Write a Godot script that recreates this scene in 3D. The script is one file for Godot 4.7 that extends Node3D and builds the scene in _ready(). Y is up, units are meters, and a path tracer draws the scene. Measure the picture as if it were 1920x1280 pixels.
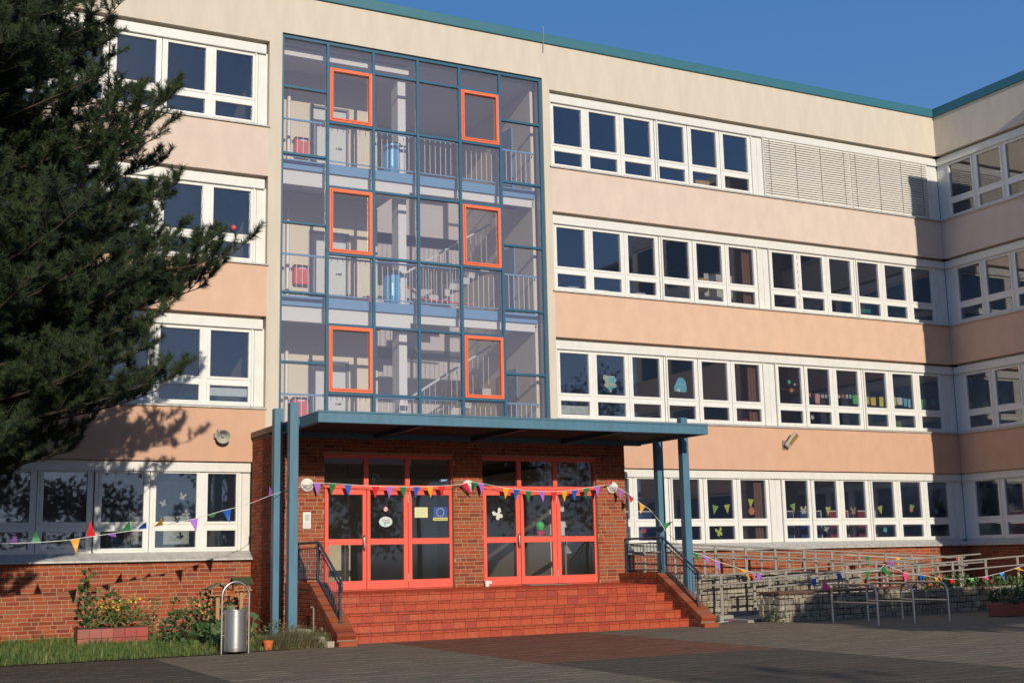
extends Node3D
# A school front at low sun: main facade in the plane z = 0 (x to the right, y up), a wing on the right at x = 27.7, brick porch with canopy and steps in the middle.

const UP := Vector3.UP
var rng := RandomNumberGenerator.new()
var used_names := {}
var M := {}
var brick_cache := {}
var frame_cache := {}

const PITCH := 3.105            # storey height
const SILL0 := 1.575
const HEAD0 := 3.53
const XC := 27.703              # inner corner between facade and wing

# ------------------------------------------------------------------ geometry collector
class Geo:
	var st := SurfaceTool.new()
	var n := 0
	var tint := Color(1, 1, 1)
	var tinted := false
	func _init() -> void:
		st.begin(Mesh.PRIMITIVE_TRIANGLES)
	func v(p: Vector3, nn: Vector3) -> void:
		if tinted:
			st.set_color(tint)
		st.set_normal(nn)
		st.add_vertex(p)
	func tri(a: Vector3, b: Vector3, c: Vector3) -> void:   # counter-clockwise seen from outside
		var nn := (b - a).cross(c - a).normalized()
		v(a, nn); v(c, nn); v(b, nn)
		n += 1
	func quad(a: Vector3, b: Vector3, c: Vector3, d: Vector3) -> void:
		tri(a, b, c); tri(a, c, d)
	func squad(a: Vector3, b: Vector3, c: Vector3, d: Vector3, na: Vector3, nb: Vector3, nc: Vector3, nd: Vector3) -> void:
		v(a, na); v(c, nc); v(b, nb)
		v(a, na); v(d, nd); v(c, nc)
		n += 2
	func box(lo: Vector3, hi: Vector3, t := Transform3D()) -> void:
		var p := []
		for i in 8:
			p.append(t * Vector3(hi.x if i & 1 else lo.x, hi.y if i & 2 else lo.y, hi.z if i & 4 else lo.z))
		quad(p[4], p[5], p[7], p[6]); quad(p[1], p[0], p[2], p[3])
		quad(p[5], p[1], p[3], p[7]); quad(p[0], p[4], p[6], p[2])
		quad(p[6], p[7], p[3], p[2]); quad(p[0], p[1], p[5], p[4])
	func cbox(lo: Vector3, hi: Vector3, c: float, t := Transform3D()) -> void:   # all edges chamfered
		var ctr := (lo + hi) * 0.5
		var h := (hi - lo) * 0.5
		c = minf(c, minf(h.x, minf(h.y, h.z)) * 0.9)
		var P := func(s: Vector3, axis: int) -> Vector3:
			var q := Vector3(s.x * h.x, s.y * h.y, s.z * h.z)
			for k in 3:
				if k != axis:
					q[k] -= s[k] * c
			return t * (ctr + q)
		for axis in 3:
			var a := (axis + 1) % 3
			var b := (axis + 2) % 3
			for s in [-1.0, 1.0]:
				var cs := []
				for k in [[-1, -1], [1, -1], [1, 1], [-1, 1]]:
					var sv := Vector3.ZERO
					sv[axis] = s; sv[a] = k[0]; sv[b] = k[1]
					cs.append(P.call(sv, axis))
				if s > 0:
					quad(cs[0], cs[1], cs[2], cs[3])
				else:
					quad(cs[3], cs[2], cs[1], cs[0])
			# edges parallel to this axis
			for sa in [-1.0, 1.0]:
				for sb in [-1.0, 1.0]:
					var lo_s := Vector3.ZERO
					lo_s[axis] = -1; lo_s[a] = sa; lo_s[b] = sb
					var hi_s := lo_s
					hi_s[axis] = 1
					var q0: Vector3 = P.call(lo_s, a)
					var q1: Vector3 = P.call(hi_s, a)
					var q2: Vector3 = P.call(hi_s, b)
					var q3: Vector3 = P.call(lo_s, b)
					if sa * sb > 0:
						quad(q0, q3, q2, q1)
					else:
						quad(q0, q1, q2, q3)
		for i in 8:
			var s := Vector3(1 if i & 1 else -1, 1 if i & 2 else -1, 1 if i & 4 else -1)
			var a0: Vector3 = P.call(s, 0)
			var a1: Vector3 = P.call(s, 1)
			var a2: Vector3 = P.call(s, 2)
			if s.x * s.y * s.z > 0:
				tri(a0, a1, a2)
			else:
				tri(a0, a2, a1)
	func jbox(h: Vector3, c: float, jit: Array) -> void:   # a rough hewn block: corners moved, edges broken
		var P := func(s: Vector3, axis: int) -> Vector3:
			var q = Vector3(s.x * h.x, s.y * h.y, s.z * h.z) + jit[int(s.x > 0) + 2 * int(s.y > 0) + 4 * int(s.z > 0)]
			for k in 3:
				if k != axis:
					q[k] -= s[k] * c
			return q
		for axis in 3:
			var a := (axis + 1) % 3
			var b := (axis + 2) % 3
			for s in [-1.0, 1.0]:
				var cs := []
				for k in [[-1, -1], [1, -1], [1, 1], [-1, 1]]:
					var sv := Vector3.ZERO
					sv[axis] = s; sv[a] = k[0]; sv[b] = k[1]
					cs.append(P.call(sv, axis))
				if s > 0:
					quad(cs[0], cs[1], cs[2], cs[3])
				else:
					quad(cs[3], cs[2], cs[1], cs[0])
			for sa in [-1.0, 1.0]:
				for sb in [-1.0, 1.0]:
					var ls := Vector3.ZERO
					ls[axis] = -1; ls[a] = sa; ls[b] = sb
					var hs := ls
					hs[axis] = 1
					if sa * sb > 0:
						quad(P.call(ls, a), P.call(ls, b), P.call(hs, b), P.call(hs, a))
					else:
						quad(P.call(ls, a), P.call(hs, a), P.call(hs, b), P.call(ls, b))
		for i in 8:
			var s := Vector3(1 if i & 1 else -1, 1 if i & 2 else -1, 1 if i & 4 else -1)
			if s.x * s.y * s.z > 0:
				tri(P.call(s, 0), P.call(s, 1), P.call(s, 2))
			else:
				tri(P.call(s, 0), P.call(s, 2), P.call(s, 1))
	func beam(a: Vector3, b: Vector3, w: float, h: float, up := Vector3.UP) -> void:   # rectangular bar from a to b
		var d := b - a
		var z := d.normalized()
		var x := up.cross(z).normalized()
		var y := z.cross(x)
		box(Vector3(-w / 2, -h / 2, 0), Vector3(w / 2, h / 2, d.length()), Transform3D(Basis(x, y, z), a))
	func tube(pts: Array, r: float, sides := 8, r_end := -1.0) -> void:
		var rings := []
		var norms := []
		var m := pts.size()
		var last := Vector3.ZERO
		for i in m:
			var d: Vector3 = (pts[mini(i + 1, m - 1)] - pts[maxi(i - 1, 0)]).normalized()
			var x := last
			if i == 0:
				x = (Vector3.UP if absf(d.y) < 0.9 else Vector3.RIGHT).cross(d).normalized()
			else:
				x = (x - d * x.dot(d)).normalized()
			last = x
			var y := d.cross(x)
			var rr := r if r_end < 0 else lerpf(r, r_end, float(i) / (m - 1))
			var ring := []
			var nr := []
			for k in sides:
				var a := TAU * k / sides
				var nn := x * cos(a) + y * sin(a)
				ring.append(pts[i] + nn * rr)
				nr.append(nn)
			rings.append(ring)
			norms.append(nr)
		for i in m - 1:
			for k in sides:
				var k2 := (k + 1) % sides
				squad(rings[i][k], rings[i][k2], rings[i + 1][k2], rings[i + 1][k], norms[i][k], norms[i][k2], norms[i + 1][k2], norms[i + 1][k])
		for k in range(1, sides - 1):
			tri(rings[0][0], rings[0][k + 1], rings[0][k])
			tri(rings[m - 1][0], rings[m - 1][k], rings[m - 1][k + 1])
	func lathe(prof: Array, sides: int, t := Transform3D()) -> void:   # profile of Vector2(radius, height), bottom to top outside
		for i in prof.size() - 1:
			var p: Vector2 = prof[i]
			var q: Vector2 = prof[i + 1]
			var dd := (q - p)
			if dd.length() < 1e-6:
				continue
			var nn := Vector2(dd.y, -dd.x).normalized()
			for k in sides:
				var a0 := TAU * k / sides
				var a1 := TAU * (k + 1) / sides
				var d0 := Vector3(cos(a0), 0, -sin(a0))
				var d1 := Vector3(cos(a1), 0, -sin(a1))
				var n0 := t.basis * (d0 * nn.x + Vector3.UP * nn.y)
				var n1 := t.basis * (d1 * nn.x + Vector3.UP * nn.y)
				squad(t * (d0 * p.x + Vector3.UP * p.y), t * (d1 * p.x + Vector3.UP * p.y), t * (d1 * q.x + Vector3.UP * q.y), t * (d0 * q.x + Vector3.UP * q.y), n0, n1, n1, n0)
	func prism(poly: PackedVector2Array, z0: float, z1: float, t := Transform3D()) -> void:   # polygon counter-clockwise in x, y
		var idx := Geometry2D.triangulate_polygon(poly)
		if Geometry2D.is_polygon_clockwise(poly):
			poly.reverse()
			idx = Geometry2D.triangulate_polygon(poly)
		for i in range(0, idx.size(), 3):
			var a := poly[idx[i]]
			var b := poly[idx[i + 1]]
			var c := poly[idx[i + 2]]
			if (b - a).cross(c - a) < 0:
				var s := b
				b = c
				c = s
			tri(t * Vector3(a.x, a.y, z1), t * Vector3(b.x, b.y, z1), t * Vector3(c.x, c.y, z1))
			tri(t * Vector3(a.x, a.y, z0), t * Vector3(c.x, c.y, z0), t * Vector3(b.x, b.y, z0))
		for i in poly.size():
			var a := poly[i]
			var b := poly[(i + 1) % poly.size()]
			quad(t * Vector3(a.x, a.y, z0), t * Vector3(b.x, b.y, z0), t * Vector3(b.x, b.y, z1), t * Vector3(a.x, a.y, z1))
	func done() -> ArrayMesh:
		return st.commit()

# ------------------------------------------------------------------ scene helpers
func lin(r: float, g: float, b: float, a := 1.0) -> Color:
	var c := Color(r, g, b).linear_to_srgb()
	c.a = a
	return c

func noise_tex(seed_: int, freq: float, lo: float, hi: float, octaves := 4, size := 512, kind := FastNoiseLite.TYPE_SIMPLEX_SMOOTH) -> NoiseTexture2D:
	var f := FastNoiseLite.new()
	f.seed = seed_
	f.noise_type = kind
	f.frequency = freq
	f.fractal_octaves = octaves
	var t := NoiseTexture2D.new()
	t.width = size; t.height = size
	t.seamless = true
	t.noise = f
	var g := Gradient.new()
	g.set_color(0, Color(lo, lo, lo)); g.set_color(1, Color(hi, hi, hi))
	t.color_ramp = g
	return t

func mat(c: Color, rough := 0.7, metal := 0.0, tex: Texture2D = null, scale := Vector3.ONE, spec := 0.5) -> StandardMaterial3D:
	var m := StandardMaterial3D.new()
	m.albedo_color = c
	m.roughness = rough
	m.metallic = metal
	m.metallic_specular = spec
	if tex:
		m.albedo_texture = tex
		m.uv1_triplanar = true
		m.uv1_world_triplanar = true
		m.uv1_scale = scale
	return m

func bump(m: StandardMaterial3D, tex: Texture2D, cm: float) -> StandardMaterial3D:
	m.heightmap_enabled = true
	m.heightmap_texture = tex
	m.heightmap_scale = cm
	m.uv1_triplanar = true
	m.uv1_world_triplanar = true
	return m

func mi(parent: Node, called: String, mesh: Mesh, m: Material, at := Vector3.ZERO, turn := Basis()) -> MeshInstance3D:
	var o := MeshInstance3D.new()
	o.name = called
	o.mesh = mesh
	o.material_override = m
	o.transform = Transform3D(turn, at)
	parent.add_child(o, true)
	return o

func part(parent: Node, called: String, g: Geo, m: Material) -> MeshInstance3D:
	return mi(parent, called, g.done(), m)

func numbered(called: String) -> String:
	if not used_names.has(called):
		used_names[called] = 0
		return called
	used_names[called] += 1
	return "%s_%03d" % [called, used_names[called]]

func thing(called: String, label: String, category: String, at := Vector3.ZERO, turn := 0.0, group := "") -> Node3D:
	var o := Node3D.new()
	o.name = numbered(called)
	o.position = at
	o.rotation.y = turn
	add_child(o)
	return tag(o, label, category, group)

func tag(o: Node3D, label: String, category: String, group := "") -> Node3D:
	o.set_meta("label", label)
	o.set_meta("category", category)
	if group:
		o.set_meta("group", group)
	return o

func one(called: String, g: Geo, m: Material, label: String, category: String, group := "") -> MeshInstance3D:   # a thing that is one mesh
	var o := mi(self, numbered(called), g.done(), m)
	tag(o, label, category, group)
	return o

func structure(called: String, g: Geo, m: Material) -> MeshInstance3D:
	var o := mi(self, called, g.done(), m)
	o.set_meta("kind", "structure")
	return o

func slab(parent: Node, called: String, lo: Vector3, hi: Vector3, m: Material, chamfer := 0.0) -> MeshInstance3D:
	var g := Geo.new()
	if chamfer > 0:
		g.cbox(lo, hi, chamfer)
	else:
		g.box(lo, hi)
	return part(parent, called, g, m)

func pivot(parent: Node, called: String) -> Node3D:
	var o := Node3D.new()
	o.name = called
	parent.add_child(o, true)
	return o

# ------------------------------------------------------------------ materials
func make_materials() -> void:
	var fine := noise_tex(3, 0.08, 0.0, 1.0, 5)
	var cloudy := noise_tex(5, 0.012, 0.955, 1.0, 5)
	var streak := noise_tex(11, 0.010, 0.95, 1.0, 5)
	var patch := noise_tex(17, 0.02, 0.84, 1.0, 5)
	M.fine = fine
	for b in [["cream", lin(0.605, 0.534, 0.437)], ["band3", lin(0.645, 0.52, 0.44)], ["band2", lin(0.65, 0.435, 0.315)], ["band1", lin(0.60, 0.365, 0.250)]]:
		M[b[0]] = bump(mat(b[1], 0.9, 0, streak if b[0] == "cream" else cloudy, Vector3(0.5, 0.10, 0.5) if b[0] == "cream" else Vector3(0.35, 0.2, 0.35), 0.3), fine, 0.05)
	M.white = mat(lin(0.74, 0.73, 0.69), 0.42, 0, cloudy, Vector3(0.7, 0.7, 0.7))
	M.alu_white = mat(lin(0.70, 0.69, 0.65), 0.38, 0, cloudy, Vector3(0.5, 0.3, 0.5))
	M.seal = mat(lin(0.02, 0.02, 0.02), 0.7)
	M.sill = mat(lin(0.55, 0.53, 0.49), 0.5, 0.1, patch, Vector3(0.6, 0.6, 0.6))
	M.slat = mat(lin(0.70, 0.67, 0.61), 0.45)
	M.teal = mat(lin(0.035, 0.15, 0.19), 0.45, 0, cloudy, Vector3(0.4, 0.4, 0.4))
	M.steel_blue = mat(lin(0.030, 0.115, 0.190), 0.38, 0, cloudy, Vector3(0.5, 0.35, 0.5))
	M.fascia_blue = mat(lin(0.075, 0.185, 0.265), 0.5, 0, noise_tex(19, 0.01, 0.9, 1.0, 4), Vector3(0.8, 0.2, 0.8))
	M.orange = mat(lin(0.80, 0.17, 0.075), 0.35, 0, cloudy, Vector3(0.6, 0.6, 0.6))
	M.coral = mat(lin(0.78, 0.115, 0.075), 0.4, 0, cloudy, Vector3(0.6, 0.6, 0.6))
	M.rail_blue = mat(lin(0.028, 0.06, 0.095), 0.33, 0, cloudy, Vector3(1, 1, 1))
	M.galva = mat(lin(0.35, 0.325, 0.28), 0.5, 0.15, patch, Vector3(1.3, 1.3, 1.3))
	M.steel = mat(lin(0.60, 0.58, 0.55), 0.30, 0.9, cloudy, Vector3(2, 2, 2))
	M.steel.anisotropy_enabled = false
	M.brown_metal = mat(lin(0.12, 0.08, 0.065), 0.5, 0.1)
	M.dark = mat(lin(0.02, 0.02, 0.022), 0.6)
	M.soffit = mat(lin(0.05, 0.035, 0.03), 0.7)
	M.roofing = mat(lin(0.10, 0.10, 0.10), 0.9)
	# glass
	M.glass = mat(lin(0.035, 0.06, 0.12, 0.045), 0.02, 0.0, null, Vector3.ONE, 0.5)
	M.glass.transparency = BaseMaterial3D.TRANSPARENCY_ALPHA
	M.stair_glass = mat(lin(0.46, 0.45, 0.60, 0.085), 0.02, 0.0)
	M.stair_glass.transparency = BaseMaterial3D.TRANSPARENCY_ALPHA
	M.door_glass = mat(lin(0.03, 0.03, 0.03, 0.10), 0.02, 0.0)
	M.door_glass.transparency = BaseMaterial3D.TRANSPARENCY_ALPHA
	# bricks
	var grain := noise_tex(29, 0.035, 0.70, 1.0, 5)
	M.brick_tints = [Color(0.408, 0.090, 0.038), Color(0.469, 0.116, 0.048), Color(0.337, 0.071, 0.034), Color(0.439, 0.133, 0.064), Color(0.286, 0.073, 0.042), Color(0.490, 0.107, 0.042), Color(0.367, 0.129, 0.068), Color(0.428, 0.099, 0.036)]
	M.bricks = []
	for t in M.brick_tints:
		M.bricks.append(bump(mat(lin(t.r, t.g, t.b), 0.85, 0, grain, Vector3(2.3, 2.3, 2.3), 0.3), fine, 0.12))
	M.brick_mass = bump(mat(Color(1, 1, 1), 0.85, 0, grain, Vector3(2.3, 2.3, 2.3), 0.3), fine, 0.12)
	M.brick_mass.vertex_color_use_as_albedo = true
	M.mortar = bump(mat(lin(0.48, 0.33, 0.22), 0.95, 0, patch, Vector3(1.5, 1.5, 1.5), 0.2), fine, 0.1)
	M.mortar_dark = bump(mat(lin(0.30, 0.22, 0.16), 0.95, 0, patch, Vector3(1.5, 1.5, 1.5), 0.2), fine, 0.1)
	M.tile_tints = [Color(0.44, 0.070, 0.028), Color(0.47, 0.078, 0.030), Color(0.40, 0.058, 0.026), Color(0.36, 0.055, 0.030), Color(0.46, 0.092, 0.040)]
	M.tiles = []
	for t in M.tile_tints:
		M.tiles.append(bump(mat(lin(t.r, t.g, t.b), 0.5, 0, patch, Vector3(1.1, 1.1, 1.1), 0.45), fine, 0.05))
	M.tile_joint = mat(lin(0.36, 0.19, 0.115), 0.9)
	# ground
	M.pavers = {}
	for b in [["grey", [Color(0.240, 0.190, 0.126), Color(0.228, 0.180, 0.120), Color(0.250, 0.199, 0.132)]], ["dark", [Color(0.128, 0.101, 0.072), Color(0.136, 0.108, 0.077), Color(0.120, 0.095, 0.068)]], ["red", [Color(0.250, 0.102, 0.059), Color(0.238, 0.095, 0.056), Color(0.262, 0.110, 0.065)]]]:
		M.pavers[b[0]] = []
		for t in b[1]:
			M.pavers[b[0]].append(bump(mat(lin(t.r, t.g, t.b), 0.9, 0, noise_tex(41, 0.03, 0.78, 1.0, 6) if M.pavers[b[0]].is_empty() and b[0] == "grey" else M.pavers.grey[0].albedo_texture, Vector3(0.55, 0.55, 0.55), 0.3), fine, 0.15))
	M.paver_mass = bump(mat(Color(1, 1, 1), 0.9, 0, M.pavers.grey[0].albedo_texture, Vector3(0.55, 0.55, 0.55), 0.3), fine, 0.15)
	M.paver_mass.vertex_color_use_as_albedo = true
	M.joint = mat(lin(0.10, 0.085, 0.066), 0.95, 0, patch, Vector3(0.9, 0.9, 0.9))
	M.yard = mat(lin(0.22, 0.185, 0.145), 0.95, 0, M.pavers.grey[0].albedo_texture, Vector3(0.2, 0.2, 0.2))
	M.soil = bump(mat(lin(0.085, 0.062, 0.042), 0.95, 0, patch, Vector3(2, 2, 2)), fine, 0.8)
	M.concrete = bump(mat(lin(0.33, 0.30, 0.26), 0.9, 0, patch, Vector3(0.8, 0.8, 0.8)), fine, 0.1)
	M.stones = []
	for t in [Color(0.42, 0.35, 0.26), Color(0.47, 0.40, 0.30), Color(0.36, 0.30, 0.225), Color(0.44, 0.39, 0.31), Color(0.33, 0.285, 0.22)]:
		M.stones.append(bump(mat(lin(t.r, t.g, t.b), 0.9, 0, patch, Vector3(2.2, 2.2, 2.2)), fine, 0.5))
	M.wire = mat(lin(0.10, 0.10, 0.10), 0.5, 0.6)
	M.wood_dark = mat(lin(0.12, 0.055, 0.035), 0.6, 0, streak, Vector3(0.4, 4, 4))
	M.wood = mat(lin(0.40, 0.21, 0.08), 0.7, 0, streak, Vector3(6, 0.7, 6))
	M.moss = mat(lin(0.075, 0.085, 0.03), 0.95, 0, patch, Vector3(4, 4, 4))
	# interiors
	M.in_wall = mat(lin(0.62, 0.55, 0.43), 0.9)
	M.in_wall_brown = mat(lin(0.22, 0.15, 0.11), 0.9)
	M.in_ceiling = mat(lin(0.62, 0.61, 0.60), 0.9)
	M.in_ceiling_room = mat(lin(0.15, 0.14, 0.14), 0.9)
	M.in_floor = mat(lin(0.16, 0.13, 0.11), 0.6)
	M.slab_blue = mat(lin(0.10, 0.24, 0.42), 0.5)
	M.door_white = mat(lin(0.52, 0.54, 0.54), 0.6)
	M.door_blue = mat(lin(0.07, 0.16, 0.28), 0.5)
	M.red = mat(lin(0.55, 0.06, 0.05), 0.5)
	# plants
	M.bark = bump(mat(lin(0.13, 0.085, 0.06), 0.95, 0, patch, Vector3(5, 1.2, 5)), fine, 1.5)
	M.needle = mat(lin(1, 1, 1), 0.75)
	M.needle.vertex_color_use_as_albedo = true
	M.needle.backlight_enabled = true
	M.needle.backlight = Color(0.18, 0.18, 0.18)
	M.leaf = mat(lin(1, 1, 1), 0.6)
	M.leaf.vertex_color_use_as_albedo = true
	M.leaf.backlight_enabled = true
	M.leaf.backlight = Color(0.3, 0.3, 0.3)

func flat(r: float, g: float, b: float, rough := 0.6) -> StandardMaterial3D:   # one plain colour, shared
	var k := "flat %.3f %.3f %.3f %.2f" % [r, g, b, rough]
	if not M.has(k):
		M[k] = mat(lin(r, g, b), rough)
	return M[k]

# ------------------------------------------------------------------ brickwork
func brick_mesh(w: float, h: float, d: float) -> ArrayMesh:   # front edges chamfered, back open in the mortar
	var key := "%.2f %.3f %.2f" % [w, h, d]
	if not brick_cache.has(key):
		var g := Geo.new()
		add_brick(g, Vector3.ZERO, Basis(), snappedf(w, 0.01), h, d)
		brick_cache[key] = g.done()
	return brick_cache[key]

func add_brick(g: Geo, at: Vector3, b: Basis, w: float, h: float, d: float, c := 0.005) -> void:
	var t := Transform3D(b, at)
	var o := []
	var i := []
	var bk := []
	for s in [[-1, -1], [1, -1], [1, 1], [-1, 1]]:
		o.append(t * Vector3(s[0] * w / 2, s[1] * h / 2, d - c))
		i.append(t * Vector3(s[0] * (w / 2 - c), s[1] * (h / 2 - c), d))
		bk.append(t * Vector3(s[0] * w / 2, s[1] * h / 2, -0.005))
	g.quad(i[0], i[1], i[2], i[3])
	for k in 4:
		var k2 := (k + 1) % 4
		g.quad(o[k], o[k2], i[k2], i[k])
		g.quad(bk[k], bk[k2], o[k2], o[k])

# bricks laid in wild bond on a plane from o, along u, upward, facing n. limit.call(v) gives the span [from, to] of a course; holes are rectangles (u, v). singles: how many become parts of their own.
func lay_bricks(wall: Node3D, o: Vector3, u: Vector3, n: Vector3, width: float, height: float, holes: Array, singles: int, seed_: int, limit = null, keep = null) -> int:
	var r := RandomNumberGenerator.new()
	r.seed = seed_
	var course := 0.0772
	var bh := 0.066
	var basis := Basis(u, UP, n)
	var rest := Geo.new()
	rest.tinted = true
	var rows := int(height / course)
	var made := 0
	for row in range(rows - 1, -1, -1):
		var v := (row + 0.5) * course
		var a := -r.randf() * 0.25
		var lo := 0.0
		var hi := width
		if limit != null:
			var span: Array = limit.call(v)
			lo = span[0]; hi = span[1]
		while a < hi:
			var l := 0.25 if r.randf() < 0.8 else 0.125
			var tint: int = r.randi() % M.brick_tints.size()
			var out := r.randf_range(0.006, 0.011)
			var spans := [[maxf(a, lo), minf(a + l - 0.012, hi)]]
			for h in holes:
				if v + bh / 2 > h.position.y and v - bh / 2 < h.end.y:
					var nxt := []
					for s in spans:
						if s[1] <= h.position.x or s[0] >= h.end.x:
							nxt.append(s)
							continue
						if s[0] < h.position.x:
							nxt.append([s[0], h.position.x])
						if s[1] > h.end.x:
							nxt.append([h.end.x, s[1]])
					spans = nxt
			for s in spans:
				var w: float = s[1] - s[0]
				if w < 0.03:
					continue
				var at: Vector3 = o + u * ((s[0] + s[1]) / 2) + UP * v
				if made < singles and (keep == null or keep.call((s[0] + s[1]) / 2, v)):
					mi(wall, "brick", brick_mesh(w, bh, snappedf(out, 0.002)), M.bricks[tint], at, basis)
					made += 1
				else:
					rest.tinted = true
					rest.tint = M.brick_tints[tint]
					add_brick(rest, at, basis, w, bh, out)
			a += l
	if rest.n > 0:
		var m := part(wall, "bricks", rest, M.brick_mass)
		m.set_meta("kind", "stuff")
	return made

# ------------------------------------------------------------------ windows
const W_LOW := Vector2(0.115, 0.445)
const W_UP := Vector2(0.63, 1.605)

func ring(g: Geo, x0: float, x1: float, y0: float, y1: float, w: float, z0: float, z1: float) -> void:
	g.cbox(Vector3(x0, y0, z0), Vector3(x0 + w, y1, z1), 0.004)
	g.cbox(Vector3(x1 - w, y0, z0), Vector3(x1, y1, z1), 0.004)
	g.cbox(Vector3(x0 + w, y0, z0), Vector3(x1 - w, y0 + w, z1), 0.004)
	g.cbox(Vector3(x0 + w, y1 - w, z0), Vector3(x1 - w, y1, z1), 0.004)

func casement_mesh(w: float, gw: float, g0: float) -> ArrayMesh:
	var key := "%.3f %.3f %.3f" % [w, gw, g0]
	if frame_cache.has(key):
		return frame_cache[key]
	var g := Geo.new()
	# fixed frame
	g.cbox(Vector3(0.0015, 0.03, -0.08), Vector3(0.064, 1.70, 0), 0.002)
	g.cbox(Vector3(w - 0.064, 0.03, -0.08), Vector3(w - 0.0015, 1.70, 0), 0.002)
	g.box(Vector3(0.064, 0.03, -0.08), Vector3(w - 0.064, 0.085, -0.001))
	g.box(Vector3(0.064, 1.64, -0.08), Vector3(w - 0.064, 1.70, -0.001))
	g.box(Vector3(0.064, 0.485, -0.08), Vector3(w - 0.064, 0.59, -0.001))
	# sashes, a little proud of the frame
	var gl := g0
	var gr := g0 + gw
	for s in [[0.07, W_LOW.x, W_LOW.y, 0.50], [0.575, W_UP.x, W_UP.y, 1.655]]:
		g.cbox(Vector3(0.050, s[0], -0.06), Vector3(gl, s[3], 0.014), 0.005)
		g.cbox(Vector3(gr, s[0], -0.06), Vector3(w - 0.050, s[3], 0.014), 0.005)
		g.cbox(Vector3(gl, s[0], -0.06), Vector3(gr, s[1], 0.0135), 0.005)
		g.cbox(Vector3(gl, s[2], -0.06), Vector3(gr, s[3], 0.0135), 0.005)
	# drain caps
	for x in [0.16, w - 0.16]:
		g.box(Vector3(x - 0.02, 0.045, 0.0), Vector3(x + 0.02, 0.056, 0.006))
	frame_cache[key] = g.done()
	return frame_cache[key]

func pane_mesh(w: float, h: float, sheets := 1) -> ArrayMesh:
	var key := "pane %.3f %.3f %d" % [w, h, sheets]
	if not frame_cache.has(key):
		var g := Geo.new()
		for i in sheets:
			g.box(Vector3(0, 0, -0.005 - 0.017 * i), Vector3(w, h, -0.017 * i))
		frame_cache[key] = g.done()
	return frame_cache[key]

# a casement with a small pane below and a tall one above; t puts its lower left outer corner
func casement(owner_: Node3D, t: Transform3D, w: float, g0: float, gw: float) -> void:
	var f := mi(owner_, "window", casement_mesh(w, gw, g0), M.white, t.origin, t.basis)
	for s in [W_LOW, W_UP]:
		mi(f, "pane", pane_mesh(gw - 0.004, s.y - s.x - 0.004, 3), M.glass, Vector3(g0 + 0.002, s.x + 0.002, -0.02))

func sill_y(k: int) -> float:
	return SILL0 + PITCH * k

func head_y(k: int) -> float:
	return HEAD0 + PITCH * k

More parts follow.
